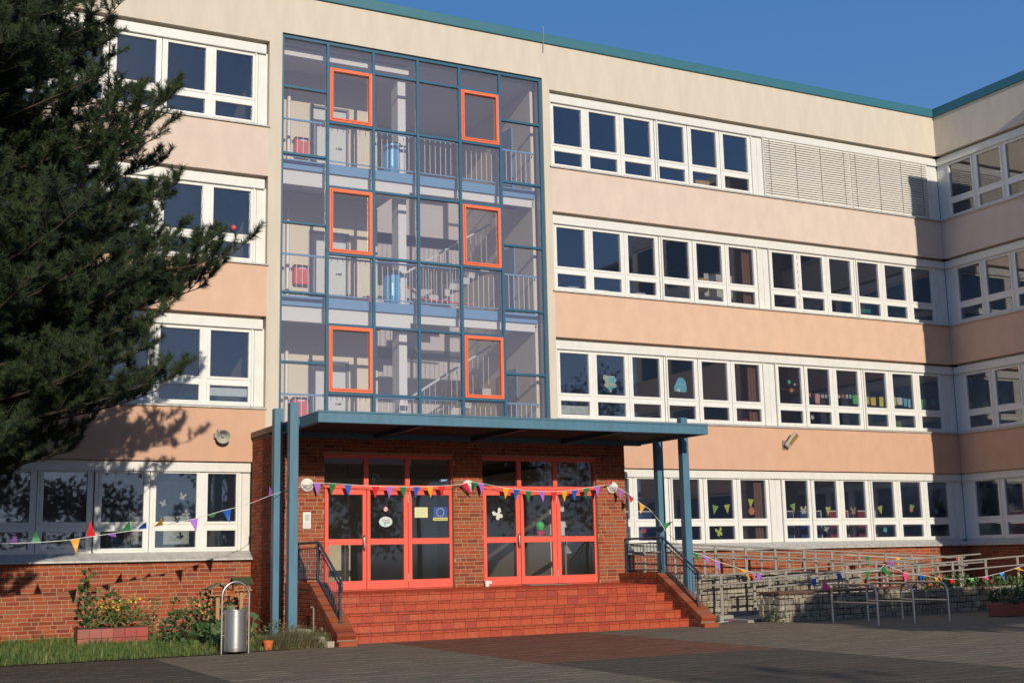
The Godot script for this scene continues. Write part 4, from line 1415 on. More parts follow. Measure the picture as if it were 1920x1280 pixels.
func build_bunting() -> void:
	var za := 2.95
	var A := []
	for q in [[-1.5, 2.05, 3.0], [0.8, 1.87, za], [2.21, 1.862, za], [2.78, 1.87, za], [3.255, 1.90, za], [3.71, 1.967, za], [4.16, 2.03, za], [4.57, 2.087, za], [5.08, 2.188, za], [5.5, 2.268, za], [5.93, 2.398, za], [6.35, 2.494, za], [6.95, 2.70, 2.55], [7.45, 2.84, 2.1], [7.93, 2.95, 1.72]]:
		A.append(Vector3(q[0], q[1], q[2]))
	bunting("long pennant string across the left ground floor windows", A, [
		[0.9, "red"], [1.6, "yellow"], [2.40, "purple", Vector3(0.1, 0.75, 0.5), 0.18], [2.77, "green", Vector3(-0.05, 1, 0.1), 0.2], [3.40, "yellow", Vector3(0.08, -1, 0.1), 0.25], [3.66, "red", Vector3(-0.1, 1, 0.1), 0.27], [3.99, "purple", Vector3(0.3, -0.3, 0.9), 0.2], [4.25, "green", Vector3(0.25, 1, 0.2), 0.21], [4.52, "blue", Vector3(0.2, 0.5, 0.8), 0.2],
		[4.80, "yellow", Vector3(0.1, 0.6, 0.6), 0.2], [5.08, "red", Vector3(0.1, 0.15, 1), 0.2], [5.42, "purple", Vector3(0.12, -0.8, 0.2), 0.24], [5.75, "green", Vector3(-0.2, -0.25, 1), 0.2], [6.02, "blue", Vector3(0.2, -0.95, 0.1), 0.24], [6.62, "red", Vector3(-0.6, 0.1, 0.6), 0.24], [6.95, "purple", Vector3(-0.2, 0.6, 0.3), 0.2], [7.40, "green", Vector3(0.1, -0.5, 0.5), 0.2]])
	var zb := 1.74
	var B := []
	for q in [[8.0, 3.0], [8.46, 2.985], [8.78, 2.968], [9.38, 2.935], [9.97, 2.928], [10.57, 2.94], [11.21, 2.98], [11.42, 3.02]]:
		B.append(Vector3(q[0], q[1], zb))
	bunting("pennant string across the left entrance door", B, [[8.14, "purple"], [8.46, "green"], [8.78, "blue"], [9.38, "red"], [9.68, "purple"], [9.97, "green"], [10.28, "blue"], [10.57, "yellow"], [10.84, "red"], [11.36, "red", Vector3(0.75, -1, 0.1), 0.32]])
	var C := []
	for q in [[11.5, 3.05], [11.74, 3.02], [12.34, 2.92], [12.9, 2.862], [13.51, 2.85], [14.05, 2.888], [14.63, 2.978], [15.0, 3.02]]:
		C.append(Vector3(q[0], q[1], zb))
	bunting("pennant string across the right entrance door", C, [[11.62, "green", Vector3(-0.3, -0.8, 0.3), 0.16], [11.76, "purple"], [12.34, "yellow"], [12.61, "blue"], [12.9, "green"], [13.22, "purple"], [13.51, "red"], [13.79, "yellow"], [14.05, "blue"], [14.35, "green"], [14.63, "purple"], [14.93, "red", Vector3(0.5, 0.6, 0.2), 0.15]])
	var D := []
	for q in [[15.0, 3.0, 1.75], [15.13, 2.93, 1.85], [15.32, 2.76, 2.0], [15.52, 2.58, 2.1], [15.68, 2.45, 2.2], [15.90, 2.15, 2.3], [15.96, 1.95, 2.4], [16.30, 1.68, 2.4], [16.67, 1.49, 2.4], [16.98, 1.40, 2.42], [17.27, 1.28, 2.45], [17.94, 1.08, 2.5], [18.15, 1.03, 2.52], [18.5, 0.96, 2.55]]:
		D.append(Vector3(q[0], q[1], q[2]))
	bunting("pennant string running from the right pillar down to the ramp railing", D, [[15.15, "purple"], [15.34, "red", Vector3(-0.3, -0.7, 0.3), 0.18], [15.55, "yellow", Vector3(-0.35, -0.8, 0.2)], [15.75, "white", Vector3(0.2, -0.5, 0.4), 0.18], [15.93, "green", Vector3(0.8, 0.5, 0.3), 0.24], [16.72, "green", Vector3(0.1, -0.8, 0.3), 0.22], [16.98, "purple", Vector3(0.3, -0.7, 0.2), 0.25], [17.27, "purple", Vector3(0.2, -1, 0.1), 0.24], [17.94, "yellow", Vector3(0.5, -0.8, 0.2), 0.3], [18.12, "red", Vector3(0.3, -0.9, 0.2), 0.24], [18.36, "purple", Vector3(0.1, -1, 0.1), 0.24]])
	var Eb := []
	for q in [[18.5, 0.98, 2.7], [18.9, 0.85, 3.7], [19.63, 0.96, 3.72], [20.86, 1.0, 3.72], [21.08, 1.13, 3.70], [21.66, 0.91, 3.72], [22.17, 0.86, 3.72], [22.65, 0.78, 3.72], [23.13, 0.735, 3.72], [23.74, 0.74, 3.72], [24.2, 0.765, 3.72], [24.79, 0.85, 3.72], [25.2, 0.93, 3.72], [26.0, 1.08, 3.70]]:
		Eb.append(Vector3(q[0], q[1], q[2]))
	bunting("pennant string tied along the lower ramp railing", Eb, [[18.95, "blue"], [19.63, "blue", Vector3(0.4, -0.8, 0.1)], [20.5, "green", Vector3(-0.2, -1, 0.1)], [20.95, "green", Vector3(0.7, -0.6, 0.2), 0.35], [21.08, "red", Vector3(-0.3, 0.4, 0.3), 0.15], [21.2, "purple", Vector3(0.2, 0.5, 0.3), 0.18], [21.66, "pink"], [22.17, "blue"], [22.65, "yellow"], [23.13, "red", Vector3(-0.3, -1, 0.1)], [23.74, "lime", Vector3(0.25, -1, 0.1)], [24.2, "pink", Vector3(0.8, -0.6, 0.1), 0.28], [24.79, "sky", Vector3(0.2, -1, 0.1), 0.28], [25.3, "yellow", Vector3(0.9, -0.3, 0.1), 0.28]])
	var Fb := []
	for q in [[22.6, 1.35, 0.75], [24.4, 1.24, 0.7], [26.8, 1.2, 0.75]]:
		Fb.append(Vector3(q[0], q[1], q[2]))
	bunting("pennant string on the rear railing in the shaded corner", Fb, [[23.3, "green"], [24.4, "yellow"], [25.6, "green"], [26.5, "red"]])
	# one loose pennant lying folded on the bench, another on the ground
	var pk := Geo.new()
	var a := Vector3(18.83, 0.85, 4.15)
	pk.tri(a, Vector3(18.66, 0.632, 4.28), Vector3(18.86, 0.634, 4.30))
	pk.tri(a, Vector3(18.86, 0.634, 4.30), Vector3(19.03, 0.632, 4.20))
	pk.tri(a, Vector3(19.03, 0.632, 4.20), Vector3(18.66, 0.632, 4.28))
	one("loose_pennant", pk, flag_mat("pink"), "pink pennant standing folded on the brown bench top", "pennant")
	var gp := Geo.new()
	gp.prism(PackedVector2Array([Vector2(0, 0), Vector2(0.28, 0.03), Vector2(0.14, 0.16)]), 0.0, 0.004, Transform3D(Basis(Vector3.RIGHT, -PI / 2), Vector3(16.82, 0.012, 3.3)))
	one("fallen_pennant", gp, flag_mat("pink"), "pink pennant lying flat on the ground beside the right cheek wall", "pennant")
	var sg := Geo.new()
	sg.tube([Vector3(15.95, 0.012, 4.05), Vector3(16.4, 0.012, 3.62), Vector3(16.85, 0.012, 3.32)], 0.007, 5)
	one("fallen_string", sg, flat(0.7, 0.7, 0.68), "white string lying on the paving at the foot of the ramp", "string")

# ------------------------------------------------------------------ plants
func leaf_mesh(w: float, l: float) -> ArrayMesh:
	var g := Geo.new()
	var a := Vector3.ZERO
	var b := Vector3(w / 2, 0.12 * l, l * 0.45)
	var c := Vector3(0, 0.02 * l, l)
	var d := Vector3(-w / 2, 0.12 * l, l * 0.45)
	var m := Vector3(0, 0.04 * l, l * 0.5)
	g.tri(a, m, b); g.tri(m, c, b); g.tri(a, d, m); g.tri(d, c, m)
	return g.done()

# leaves scattered in ellipsoids: [centre, radii, count]
func foliage(parent: Node3D, called: String, clumps: Array, mesh: Mesh, c0: Color, c1: Color, seed_: int, smin := 0.7, smax := 1.3) -> MultiMeshInstance3D:
	var r := RandomNumberGenerator.new()
	r.seed = seed_
	var places := []
	var cols := []
	for cl in clumps:
		for i in cl[2]:
			var d := Vector3(r.randfn(), r.randfn(), r.randfn()).normalized()
			var rad := pow(r.randf(), 0.45)
			var p: Vector3 = cl[0] + d * rad * cl[1]
			var out := (d + Vector3(r.randfn(), r.randfn() + 0.3, r.randfn()) * 0.6).normalized()
			var b := Basis.looking_at(-out, Vector3(r.randfn(), r.randfn(), r.randfn()).normalized())
			var s := r.randf_range(smin, smax)
			places.append(Transform3D(b.scaled_local(Vector3(s, s, s)), p))
			cols.append(c0.lerp(c1, r.randf()))
	return scatter(parent, called, mesh, M.leaf, places, cols)

func stems(parent: Node3D, base: Vector3, tips: Array, r0: float, m: Material) -> void:
	var g := Geo.new()
	for t in tips:
		var mid: Vector3 = base.lerp(t, 0.5) + Vector3(rng.randf_range(-0.04, 0.04), 0.06, rng.randf_range(-0.04, 0.04))
		g.tube([base + Vector3(rng.randf_range(-0.05, 0.05), 0, rng.randf_range(-0.05, 0.05)), mid, t], r0, 5, r0 * 0.4)
	part(parent, "stem", g, m)

func build_plants() -> void:
	# planter box with clay coloured facing
	var pb := thing("planter_box", "low terracotta red planter box in the grass below the left windows", "planter", Vector3(3.73, 0, 1.36))
	slab(pb, "body", Vector3(0.012, -0.02, -0.42), Vector3(1.27, 0.325, -0.012), flat(0.20, 0.075, 0.055))
	var tile := 0
	for i in 6:
		for j in 2:
			var g := Geo.new()
			g.cbox(Vector3(0.01 + i * 0.211, -0.01 + j * 0.17, -0.013), Vector3(0.01 + i * 0.211 + 0.205, -0.01 + j * 0.17 + 0.165, 0.008), 0.004)
			part(pb, "facing_tile", g, flat([0.34, 0.27, 0.31][(i + j) % 3], 0.085 if i < 3 else 0.05, 0.06 if i < 3 else 0.035, 0.4))
			tile += 1
	slab(pb, "soil", Vector3(0.03, 0.30, -0.40), Vector3(1.25, 0.34, -0.02), M.soil)
	var stem_m := flat(0.10, 0.13, 0.04)
	var lf := leaf_mesh(0.07, 0.09)
	var small := leaf_mesh(0.035, 0.05)
	var v := thing("climbing_plant", "tall leafy climbing plant at the left end of the planter", "plant", Vector3(3.95, 0.34, 1.16))
	stems(v, Vector3.ZERO, [Vector3(-0.05, 0.75, 0), Vector3(0.1, 0.6, 0.05), Vector3(0.35, 0.62, 0), Vector3(0.0, 1.02, -0.02), Vector3(0.45, 0.5, 0.05)], 0.01, stem_m)
	foliage(v, "foliage", [[Vector3(-0.02, 0.92, 0), Vector3(0.10, 0.16, 0.08), 26], [Vector3(-0.03, 0.6, 0), Vector3(0.16, 0.24, 0.10), 50], [Vector3(0.0, 0.25, 0), Vector3(0.18, 0.25, 0.14), 60], [Vector3(0.35, 0.55, 0), Vector3(0.22, 0.16, 0.1), 40], [Vector3(0.5, 0.35, 0), Vector3(0.2, 0.2, 0.12), 40]], lf, Color(0.025, 0.07, 0.018), Color(0.06, 0.12, 0.03), 21)
	var y := thing("flowering_plants", "yellow flowering plants filling the right part of the planter", "plant", Vector3(4.40, 0.34, 1.18))
	stems(y, Vector3.ZERO, [Vector3(-0.2, 0.45, 0), Vector3(0.1, 0.5, 0.05), Vector3(0.35, 0.5, 0), Vector3(0.5, 0.4, 0.03)], 0.008, stem_m)
	foliage(y, "foliage", [[Vector3(-0.05, 0.2, 0), Vector3(0.36, 0.26, 0.16), 170], [Vector3(0.3, 0.25, 0), Vector3(0.2, 0.25, 0.14), 90], [Vector3(0.5, 0.14, 0), Vector3(0.12, 0.18, 0.14), 50]], lf, Color(0.035, 0.085, 0.02), Color(0.10, 0.15, 0.03), 22, 0.5, 1.0)
	foliage(y, "blossom", [[Vector3(-0.12, 0.38, 0.12), Vector3(0.25, 0.16, 0.08), 45], [Vector3(0.32, 0.5, 0.08), Vector3(0.12, 0.08, 0.08), 32]], small, Color(0.62, 0.50, 0.05), Color(0.75, 0.36, 0.03), 23)
	var o := thing("orange_flower_plant", "spindly plant with orange flowers leaning out at the planter's right end", "plant", Vector3(5.02, 0.1, 1.15))
	stems(o, Vector3.ZERO, [Vector3(0.12, 0.72, 0), Vector3(0.03, 0.6, 0), Vector3(0.22, 0.62, 0)], 0.008, stem_m)
	foliage(o, "foliage", [[Vector3(0.08, 0.42, 0), Vector3(0.14, 0.3, 0.1), 70], [Vector3(0.15, 0.66, 0), Vector3(0.12, 0.12, 0.08), 40]], small, Color(0.06, 0.11, 0.03), Color(0.14, 0.18, 0.05), 24)
	foliage(o, "blossom", [[Vector3(0.0, 0.66, 0.06), Vector3(0.06, 0.1, 0.05), 9], [Vector3(0.1, 0.3, 0.1), Vector3(0.08, 0.1, 0.05), 8]], small, Color(0.75, 0.33, 0.03), Color(0.75, 0.55, 0.5), 25)
	# dark shrub left of the bin
	var s := thing("leafy_shrub", "dark leafy shrub with a few orange blooms behind the steel bin", "shrub", Vector3(5.75, 0.03, 2.2))
	stems(s, Vector3.ZERO, [Vector3(-0.4, 0.6, 0), Vector3(0.0, 0.8, 0), Vector3(0.4, 0.6, 0), Vector3(-0.2, 0.9, 0)], 0.012, stem_m)
	foliage(s, "foliage", [[Vector3(-0.30, 0.28, 0), Vector3(0.42, 0.3, 0.35), 230], [Vector3(-0.45, 0.62, 0.0), Vector3(0.10, 0.22, 0.1), 35], [Vector3(0.12, 0.55, 0), Vector3(0.34, 0.34, 0.3), 190], [Vector3(0.45, 0.42, 0), Vector3(0.32, 0.40, 0.3), 170]], lf, Color(0.018, 0.05, 0.015), Color(0.05, 0.105, 0.028), 31)
	foliage(s, "blossom", [[Vector3(-0.1, 0.66, 0.28), Vector3(0.25, 0.08, 0.05), 14], [Vector3(0.05, 0.55, 0.34), Vector3(0.15, 0.05, 0.03), 6]], small, Color(0.6, 0.2, 0.03), Color(0.7, 0.4, 0.08), 33)
	var s2 := thing("broad_leaf_plant", "plant with broad pale green leaves at the foot of the bin", "plant", Vector3(5.95, 0.02, 3.1))
	stems(s2, Vector3.ZERO, [Vector3(-0.1, 0.35, 0), Vector3(0.2, 0.4, 0), Vector3(0.45, 0.75, 0)], 0.01, stem_m)
	foliage(s2, "foliage", [[Vector3(-0.15, 0.2, 0), Vector3(0.3, 0.22, 0.25), 60], [Vector3(0.35, 0.4, 0), Vector3(0.3, 0.3, 0.2), 26]], leaf_mesh(0.14, 0.17), Color(0.05, 0.10, 0.03), Color(0.09, 0.15, 0.05), 35)
	var w := thing("wispy_weeds", "grey green weeds at the foot of the blue posts", "plant", Vector3(6.95, 0.0, 3.4))
	stems(w, Vector3.ZERO, [Vector3(-0.2, 0.4, 0.1), Vector3(0.1, 0.45, 0.1), Vector3(0.3, 0.35, 0.2)], 0.006, flat(0.14, 0.06, 0.05))
	foliage(w, "foliage", [[Vector3(-0.1, 0.22, 0), Vector3(0.45, 0.22, 0.4), 180], [Vector3(0.35, 0.15, 0.5), Vector3(0.4, 0.18, 0.35), 150]], small, Color(0.06, 0.09, 0.045), Color(0.13, 0.15, 0.075), 36)
	var tuft := thing("dry_grass_clump", "brownish clump of tall grass beside the left cheek wall", "plant", Vector3(6.95, 0.0, 4.35))
	var bm := Geo.new()
	bm.tri(Vector3(-0.006, 0, 0), Vector3(0.006, 0, 0), Vector3(0.0, 0.5, 0.12))
	bm.tri(Vector3(0.006, 0, 0.01), Vector3(-0.006, 0, 0.01), Vector3(0.1, 0.45, -0.06))
	var places := []
	var cols := []
	for i in 1300:
		var a := rng.randf() * TAU
		var rr := sqrt(rng.randf())
		var sc := rng.randf_range(0.45, 0.95) * (1.1 - 0.5 * rr)
		places.append(Transform3D(Basis(UP, rng.randf() * TAU).scaled(Vector3(1, sc, 1)), Vector3(cos(a) * rr * 0.62 - 0.1, 0, sin(a) * rr * 0.42 - 0.05)))
		cols.append(Color(0.045, 0.075, 0.025).lerp(Color(0.17, 0.12, 0.055), rng.randf()))
	scatter(tuft, "blades", bm.done(), M.leaf, places, cols)
	# terracotta pot
	var pot := Geo.new()
	pot.lathe([Vector2(0.0, 0.0), Vector2(0.06, 0.0), Vector2(0.08, 0.12), Vector2(0.09, 0.12), Vector2(0.092, 0.155), Vector2(0.08, 0.155), Vector2(0.075, 0.12), Vector2(0.0, 0.11)], 20)
	var po := one("flower_pot", pot, flat(0.55, 0.13, 0.035, 0.85), "small orange terracotta flower pot at the edge of the paving", "flower pot")
	po.position = Vector3(6.32, 0.01, 4.62)
	# pale boulders by the cheek wall
	var spots := [[7.05, 4.05, 0.30, 0.34, "largest pale boulder leaning at the left cheek wall"], [7.28, 4.38, 0.22, 0.20, "middle pale stone in the row at the left cheek wall"], [7.40, 4.60, 0.13, 0.11, "smallest pale stone in front of the left cheek wall"]]
	for q in spots:
		var rk := mi(self, numbered("boulder"), stone_meshes[int(q[0] * 10) % 10], M.stones[1], Vector3(q[0], q[3] * 0.42, q[1]), Basis(UP, q[0] * 3).scaled_local(Vector3(q[2], q[3], q[2])))
		tag(rk, q[4], "stone", "pale stones at the cheek wall")
	# water tap on the cheek wall
	var tap := Geo.new()
	tap.tube([Vector3(7.47, 0.0, 3.55), Vector3(7.47, 0.62, 3.55), Vector3(7.44, 0.66, 3.57), Vector3(7.40, 0.64, 3.60)], 0.014, 6)
	one("water_pipe", tap, M.galva, "thin metal water pipe standing against the left cheek wall", "pipe")
	# bird houses
	bird_house(Vector3(6.36, 0, 2.75), 1.10, "bird feeder with mossy green roof on a forked wooden post", true)
	bird_house(Vector3(5.98, 0, 2.55), 1.02, "bird feeder with shingled roof on a straight wooden post", false)
	# weeds by the gabions
	var gw := thing("weed_tuft", "green weed growing at the foot of the tall gabion", "plant", Vector3(16.55, 0, 2.75))
	foliage(gw, "foliage", [[Vector3(0, 0.16, 0), Vector3(0.26, 0.2, 0.2), 110]], leaf_mesh(0.05, 0.11), Color(0.06, 0.10, 0.03), Color(0.17, 0.20, 0.07), 41)
	var gw2 := thing("ivy_patch", "ivy and weeds on the dark end of the low gabion", "plant", Vector3(17.33, 0, 4.35))
	foliage(gw2, "foliage", [[Vector3(0.02, 0.12, 0), Vector3(0.08, 0.16, 0.25), 80]], leaf_mesh(0.05, 0.07), Color(0.04, 0.08, 0.02), Color(0.10, 0.14, 0.04), 42)
	var hd := thing("hedge_planting", "dark green hedge planting behind the ramp railing in the shaded corner", "hedge", Vector3(24.6, 0.5, 3.75))
	foliage(hd, "foliage", [[Vector3(-1.6, 0.12, -0.1), Vector3(1.0, 0.28, 0.3), 300], [Vector3(0.0, 0.05, 0.15), Vector3(1.2, 0.22, 0.3), 300], [Vector3(1.4, 0.1, 0.1), Vector3(1.2, 0.28, 0.4), 320]], lf, Color(0.03, 0.07, 0.02), Color(0.08, 0.13, 0.03), 43)
	var tr := thing("flower_trough", "red flower trough with dark plants at the right edge by the gabion", "planter", Vector3(21.95, 0, 6.2))
	var tg := Geo.new()
	tg.cbox(Vector3(-0.25, 0, -0.2), Vector3(0.75, 0.28, 0.2), 0.02)
	part(tr, "trough", tg, flat(0.30, 0.07, 0.045, 0.7))
	foliage(tr, "foliage", [[Vector3(0.2, 0.38, 0), Vector3(0.55, 0.18, 0.26), 260]], lf, Color(0.02, 0.05, 0.015), Color(0.06, 0.09, 0.03), 44)
	foliage(tr, "blossom", [[Vector3(0.15, 0.46, 0.0), Vector3(0.5, 0.12, 0.26), 30]], small, Color(0.6, 0.55, 0.4), Color(0.65, 0.6, 0.3), 45)

func bird_house(at: Vector3, h: float, label: String, forked: bool) -> void:
	var b := thing("bird_feeder", label, "bird feeder", at, 0.0, "bird feeders behind the bin")
	var p := Geo.new()
	p.cbox(Vector3(-0.035, -0.05, -0.035), Vector3(0.035, h - 0.14, 0.035), 0.006)
	if forked:
		p.beam(Vector3(0, h - 0.34, 0), Vector3(-0.10, h - 0.14, 0), 0.03, 0.03, Vector3.BACK)
		p.beam(Vector3(0, h - 0.34, 0), Vector3(0.10, h - 0.14, 0), 0.03, 0.03, Vector3.BACK)
	part(b, "post", p, M.wood)
	slab(b, "tray", Vector3(-0.17, h - 0.14, -0.13), Vector3(0.17, h - 0.115, 0.13), M.wood, 0.004)
	for x in [-0.13, 0.13]:
		for z in [-0.1, 0.1]:
			slab(b, "upright", Vector3(x - 0.012, h - 0.115, z - 0.012), Vector3(x + 0.012, h, z + 0.012), M.wood)
	var r := Geo.new()
	if forked:   # ridge along x
		r.beam(Vector3(-0.18, h + 0.04, 0.10), Vector3(0.18, h + 0.04, 0.10), 0.25, 0.02, Vector3(0, 0.86, 0.5))
		r.beam(Vector3(-0.18, h + 0.04, -0.10), Vector3(0.18, h + 0.04, -0.10), 0.25, 0.02, Vector3(0, 0.86, -0.5))
		part(b, "roof", r, M.moss)
	else:        # ridge along z
		r.beam(Vector3(0.10, h + 0.03, -0.17), Vector3(0.10, h + 0.03, 0.17), 0.24, 0.02, Vector3(0.42, 0.9, 0))
		r.beam(Vector3(-0.10, h + 0.03, -0.17), Vector3(-0.10, h + 0.03, 0.17), 0.24, 0.02, Vector3(-0.42, 0.9, 0))
		part(b, "roof", r, flat(0.17, 0.15, 0.10, 0.9))

# ------------------------------------------------------------------ trees
func crown_reach(y: float) -> float:
	var k := [[2.9, 2.4], [3.5, 3.9], [4.3, 4.7], [5.3, 5.5], [6.1, 6.0], [6.9, 5.3], [7.7, 4.5], [8.7, 4.6], [9.6, 3.9], [10.6, 3.0], [12.5, 2.2], [14.0, 0.6]]
	for i in k.size() - 1:
		if y <= k[i + 1][0]:
			return lerpf(k[i][1], k[i + 1][1], clampf((y - k[i][0]) / (k[i + 1][0] - k[i][0]), 0, 1))
	return 0.4

func build_pine() -> void:
	var t := thing("pine_tree", "big dark green pine whose boughs hang into the picture from the left", "tree", Vector3(0.1, 0, 4.75))
	var r := RandomNumberGenerator.new()
	r.seed = 2024
	var tk := Geo.new()
	tk.tube([Vector3(0, -0.2, 0), Vector3(0.02, 2, 0.02), Vector3(-0.05, 6, 0.0), Vector3(0.05, 10, -0.05), Vector3(0.03, 14, 0)], 0.24, 12, 0.03)
	part(t, "trunk", tk, M.bark)
	var br := Geo.new()
	var places := []
	var cols := []
	var tuft := func(p: Vector3, d: Vector3, s: float) -> void:
		var dd := (d + Vector3(r.randfn(), r.randfn() + 0.4, r.randfn()) * 0.22).normalized()
		var b := Basis.looking_at(-dd, Vector3(r.randfn(), r.randfn(), r.randfn()).normalized())
		var sc := s * r.randf_range(0.75, 1.2)
		places.append(Transform3D(b.scaled_local(Vector3(sc, sc, sc)), p))
		cols.append(Color(0.014, 0.032, 0.011).lerp(Color(0.048, 0.072, 0.020), pow(r.randf(), 1.6)))
	var y := 3.0
	while y < 13.6:
		for j in 10:
			var az := TAU * (j + r.randf()) / 10.0 + y * 2.4
			var L := crown_reach(y + 0.3) * r.randf_range(0.55, 0.95)
			if absf(wrapf(az, -PI, PI)) < 0.6:
				L = crown_reach(y + 0.3) * r.randf_range(0.72, 1.0)
			var out := Vector3(cos(az), 0, -sin(az))
			var side := Vector3(sin(az), 0, cos(az))
			var sway := r.randf_range(-0.14, 0.14)
			var lift := r.randf_range(-0.10, 0.16)
			var pts := []
			for i in 9:
				var f := i / 8.0
				pts.append(Vector3(0, y + lift * L * f - 0.22 * L * f * (1 - f) + 0.10 * L * f * f, 0) + out * L * f + side * sway * L * sin(f * 2.6))
			br.tube(pts, 0.012 + 0.007 * L, 6, 0.006)
			for q in int(L * 7.0):
				var f := r.randf_range(0.12, 0.9)
				var i0 := mini(int(f * 8.0), 7)
				var p: Vector3 = pts[i0].lerp(pts[i0 + 1], f * 8.0 - i0)
				var td := (out * 0.4 + Vector3(r.randfn(), 0.5 + r.randf(), r.randfn())).normalized()
				for m in 3:
					tuft.call(p + td * (0.05 + 0.09 * m), td, 1.1)
			# side boughs, each ending in upturned bottle brush shoots
			var nb := int(5 + L * 2.6)
			for q in nb:
				var f := lerpf(0.25, 1.0, (q + r.randf() * 0.6) / nb)
				var fi := f * 8.0
				var i0 := mini(int(fi), 7)
				var p: Vector3 = pts[i0].lerp(pts[i0 + 1], fi - i0)
				var dir: Vector3 = (pts[i0 + 1] - pts[i0]).normalized()
				var sgn := 1.0 if q % 2 else -1.0
				var bl := (0.32 + 0.26 * L * (1.0 - f)) * r.randf_range(0.7, 1.15)
				var bd := (dir * 0.6 + side * sgn * r.randf_range(0.5, 1.1) + UP * r.randf_range(-0.1, 0.5)).normalized()
				if q == nb - 1:
					bd = (dir + UP * 0.35).normalized()
				var e: Vector3 = p + bd * bl * 0.5
				var e2: Vector3 = p + bd * bl + UP * 0.12 * bl
				br.tube([p, e, e2], 0.009, 5, 0.005)
				var nt := maxi(3, int(bl / 0.11))
				for k in nt + 1:
					var g := minf(1.0, (k + 0.6) / nt)
					var tp := p.lerp(e2, g)
					var td := (bd * r.randf_range(0.3, 0.9) + Vector3(r.randfn(), 0, r.randfn()) * 0.55 + UP * r.randf_range(0.25, 0.9)).normalized()
					var tl := r.randf_range(0.16, 0.30)
					br.tube([tp, tp + td * tl], 0.005, 4, 0.003)
					for m in 4:
						tuft.call(tp + td * tl * (m + 0.3) / 3.4, td, 1.08)
		y += 0.34
	part(t, "bough", br, flat(0.05, 0.035, 0.025, 0.95))
	# a tuft: needles set round a twig, pointing forward
	var n := Geo.new()
	var rr := RandomNumberGenerator.new()
	rr.seed = 8
	for i in 44:
		var a := rr.randf() * TAU
		var z0 := rr.randf() * 0.07
		var spread := rr.randf_range(0.5, 1.7)
		var d := Vector3(cos(a) * spread, sin(a) * spread, 1.0).normalized()
		var l := rr.randf_range(0.085, 0.13)
		var s := d.cross(Vector3(rr.randfn(), rr.randfn(), rr.randfn())).normalized() * 0.0035
		var p := Vector3(0, 0, z0 - 0.03)
		n.tri(p - s, p + s, p + d * l)
	scatter(t, "needles", n.done(), M.needle, places, cols)
	print("pine tufts ", places.size())

func leafy_tree(at: Vector3, h: float, w: float, seed_: int, label: String, lm: Mesh, c0: Color, c1: Color, f0 := 0.24) -> void:
	var t := thing("leafy_tree", label, "tree", at, 0.0, "trees behind the viewer")
	var r := RandomNumberGenerator.new()
	r.seed = seed_
	var g := Geo.new()
	g.tube([Vector3(0, -0.2, 0), Vector3(0.05, h * 0.3, 0), Vector3(-0.05, h * 0.62, 0.05), Vector3(0.0, h * 0.9, 0)], 0.035 * h * 0.6, 8, 0.03)
	var clumps := []
	for i in 26:
		var f := r.randf_range(f0, 0.96)
		var a := r.randf() * TAU
		var rad := w * sqrt(maxf(0.05, 1.0 - pow((f - 0.55) / 0.45, 2.0))) * r.randf_range(0.35, 0.95)
		var c := Vector3(cos(a) * rad, h * f, sin(a) * rad)
		g.tube([Vector3(0, h * f * 0.75, 0), c * Vector3(0.5, 1, 0.5) - UP * 0.2, c], 0.05, 5, 0.015)
		var s := r.randf_range(0.7, 1.25) * w * 0.36
		clumps.append([c, Vector3(s, s * (0.8 if f0 < 0.5 else 0.35), s), 130])
	part(t, "trunk", g, M.bark)
	foliage(t, "crown", clumps, lm, c0, c1, seed_ + 1)

func build_trees() -> void:
	var lm := leaf_mesh(0.22, 0.30)
	var rows := [[-26, 44, 9.0, 3.6], [-18, 47, 10.5, 4.0], [-9, 45, 8.8, 3.6], [-2, 48, 9.6, 3.6], [5.5, 46, 9.0, 3.5], [12, 50, 10.2, 3.8], [19.5, 47, 8.6, 3.4], [27, 50, 9.5, 3.8], [37, 47, 13.0, 4.6], [45, 49, 14.0, 4.8], [54, 46, 12.0, 4.4]]
	for i in rows.size():
		var q: Array = rows[i]
		leafy_tree(Vector3(q[0], 0, q[1]), q[2], q[3], 300 + i * 7, "green leafy tree behind the viewer, number %s of the row counted from the left" % ["one", "two", "three", "four", "five", "six", "seven", "eight", "nine", "ten", "eleven"][i], lm, Color(0.02, 0.045, 0.012), Color(0.07, 0.10, 0.03))
	# two low trees right of the viewer that shade the paving and the gabion
	var names := ["low flat crowned tree right of the viewer, shading the hoop stands", "second flat crowned tree right of the viewer", "third flat crowned tree right of the viewer"]
	for i in 3:
		leafy_tree(Vector3(16.9 + 3.0 * i, 0, 23.0 + 0.6 * i), 6.5, 2.3, 511 + i, names[i], lm, Color(0.02, 0.045, 0.012), Color(0.07, 0.10, 0.03), 0.74)

# ------------------------------------------------------------------ paper, stickers and things in the rooms
func star(n: int, r0: float, r1: float) -> PackedVector2Array:
	var p := PackedVector2Array()
	for i in n * 2:
		var a := PI * i / n + PI / 2
		p.append(Vector2(cos(a), sin(a)) * (r0 if i % 2 == 0 else r1))
	return p

func butterfly(s: float) -> PackedVector2Array:
	var p := PackedVector2Array()
	for q in [[0, -0.5], [0.18, -0.75], [0.55, -0.7], [0.62, -0.3], [0.3, 0.0], [0.75, 0.2], [0.8, 0.75], [0.45, 0.85], [0.08, 0.25], [0, 0.35], [-0.08, 0.25], [-0.45, 0.85], [-0.8, 0.75], [-0.75, 0.2], [-0.3, 0.0], [-0.62, -0.3], [-0.55, -0.7], [-0.18, -0.75]]:
		p.append(Vector2(q[0], q[1]) * s)
	return p

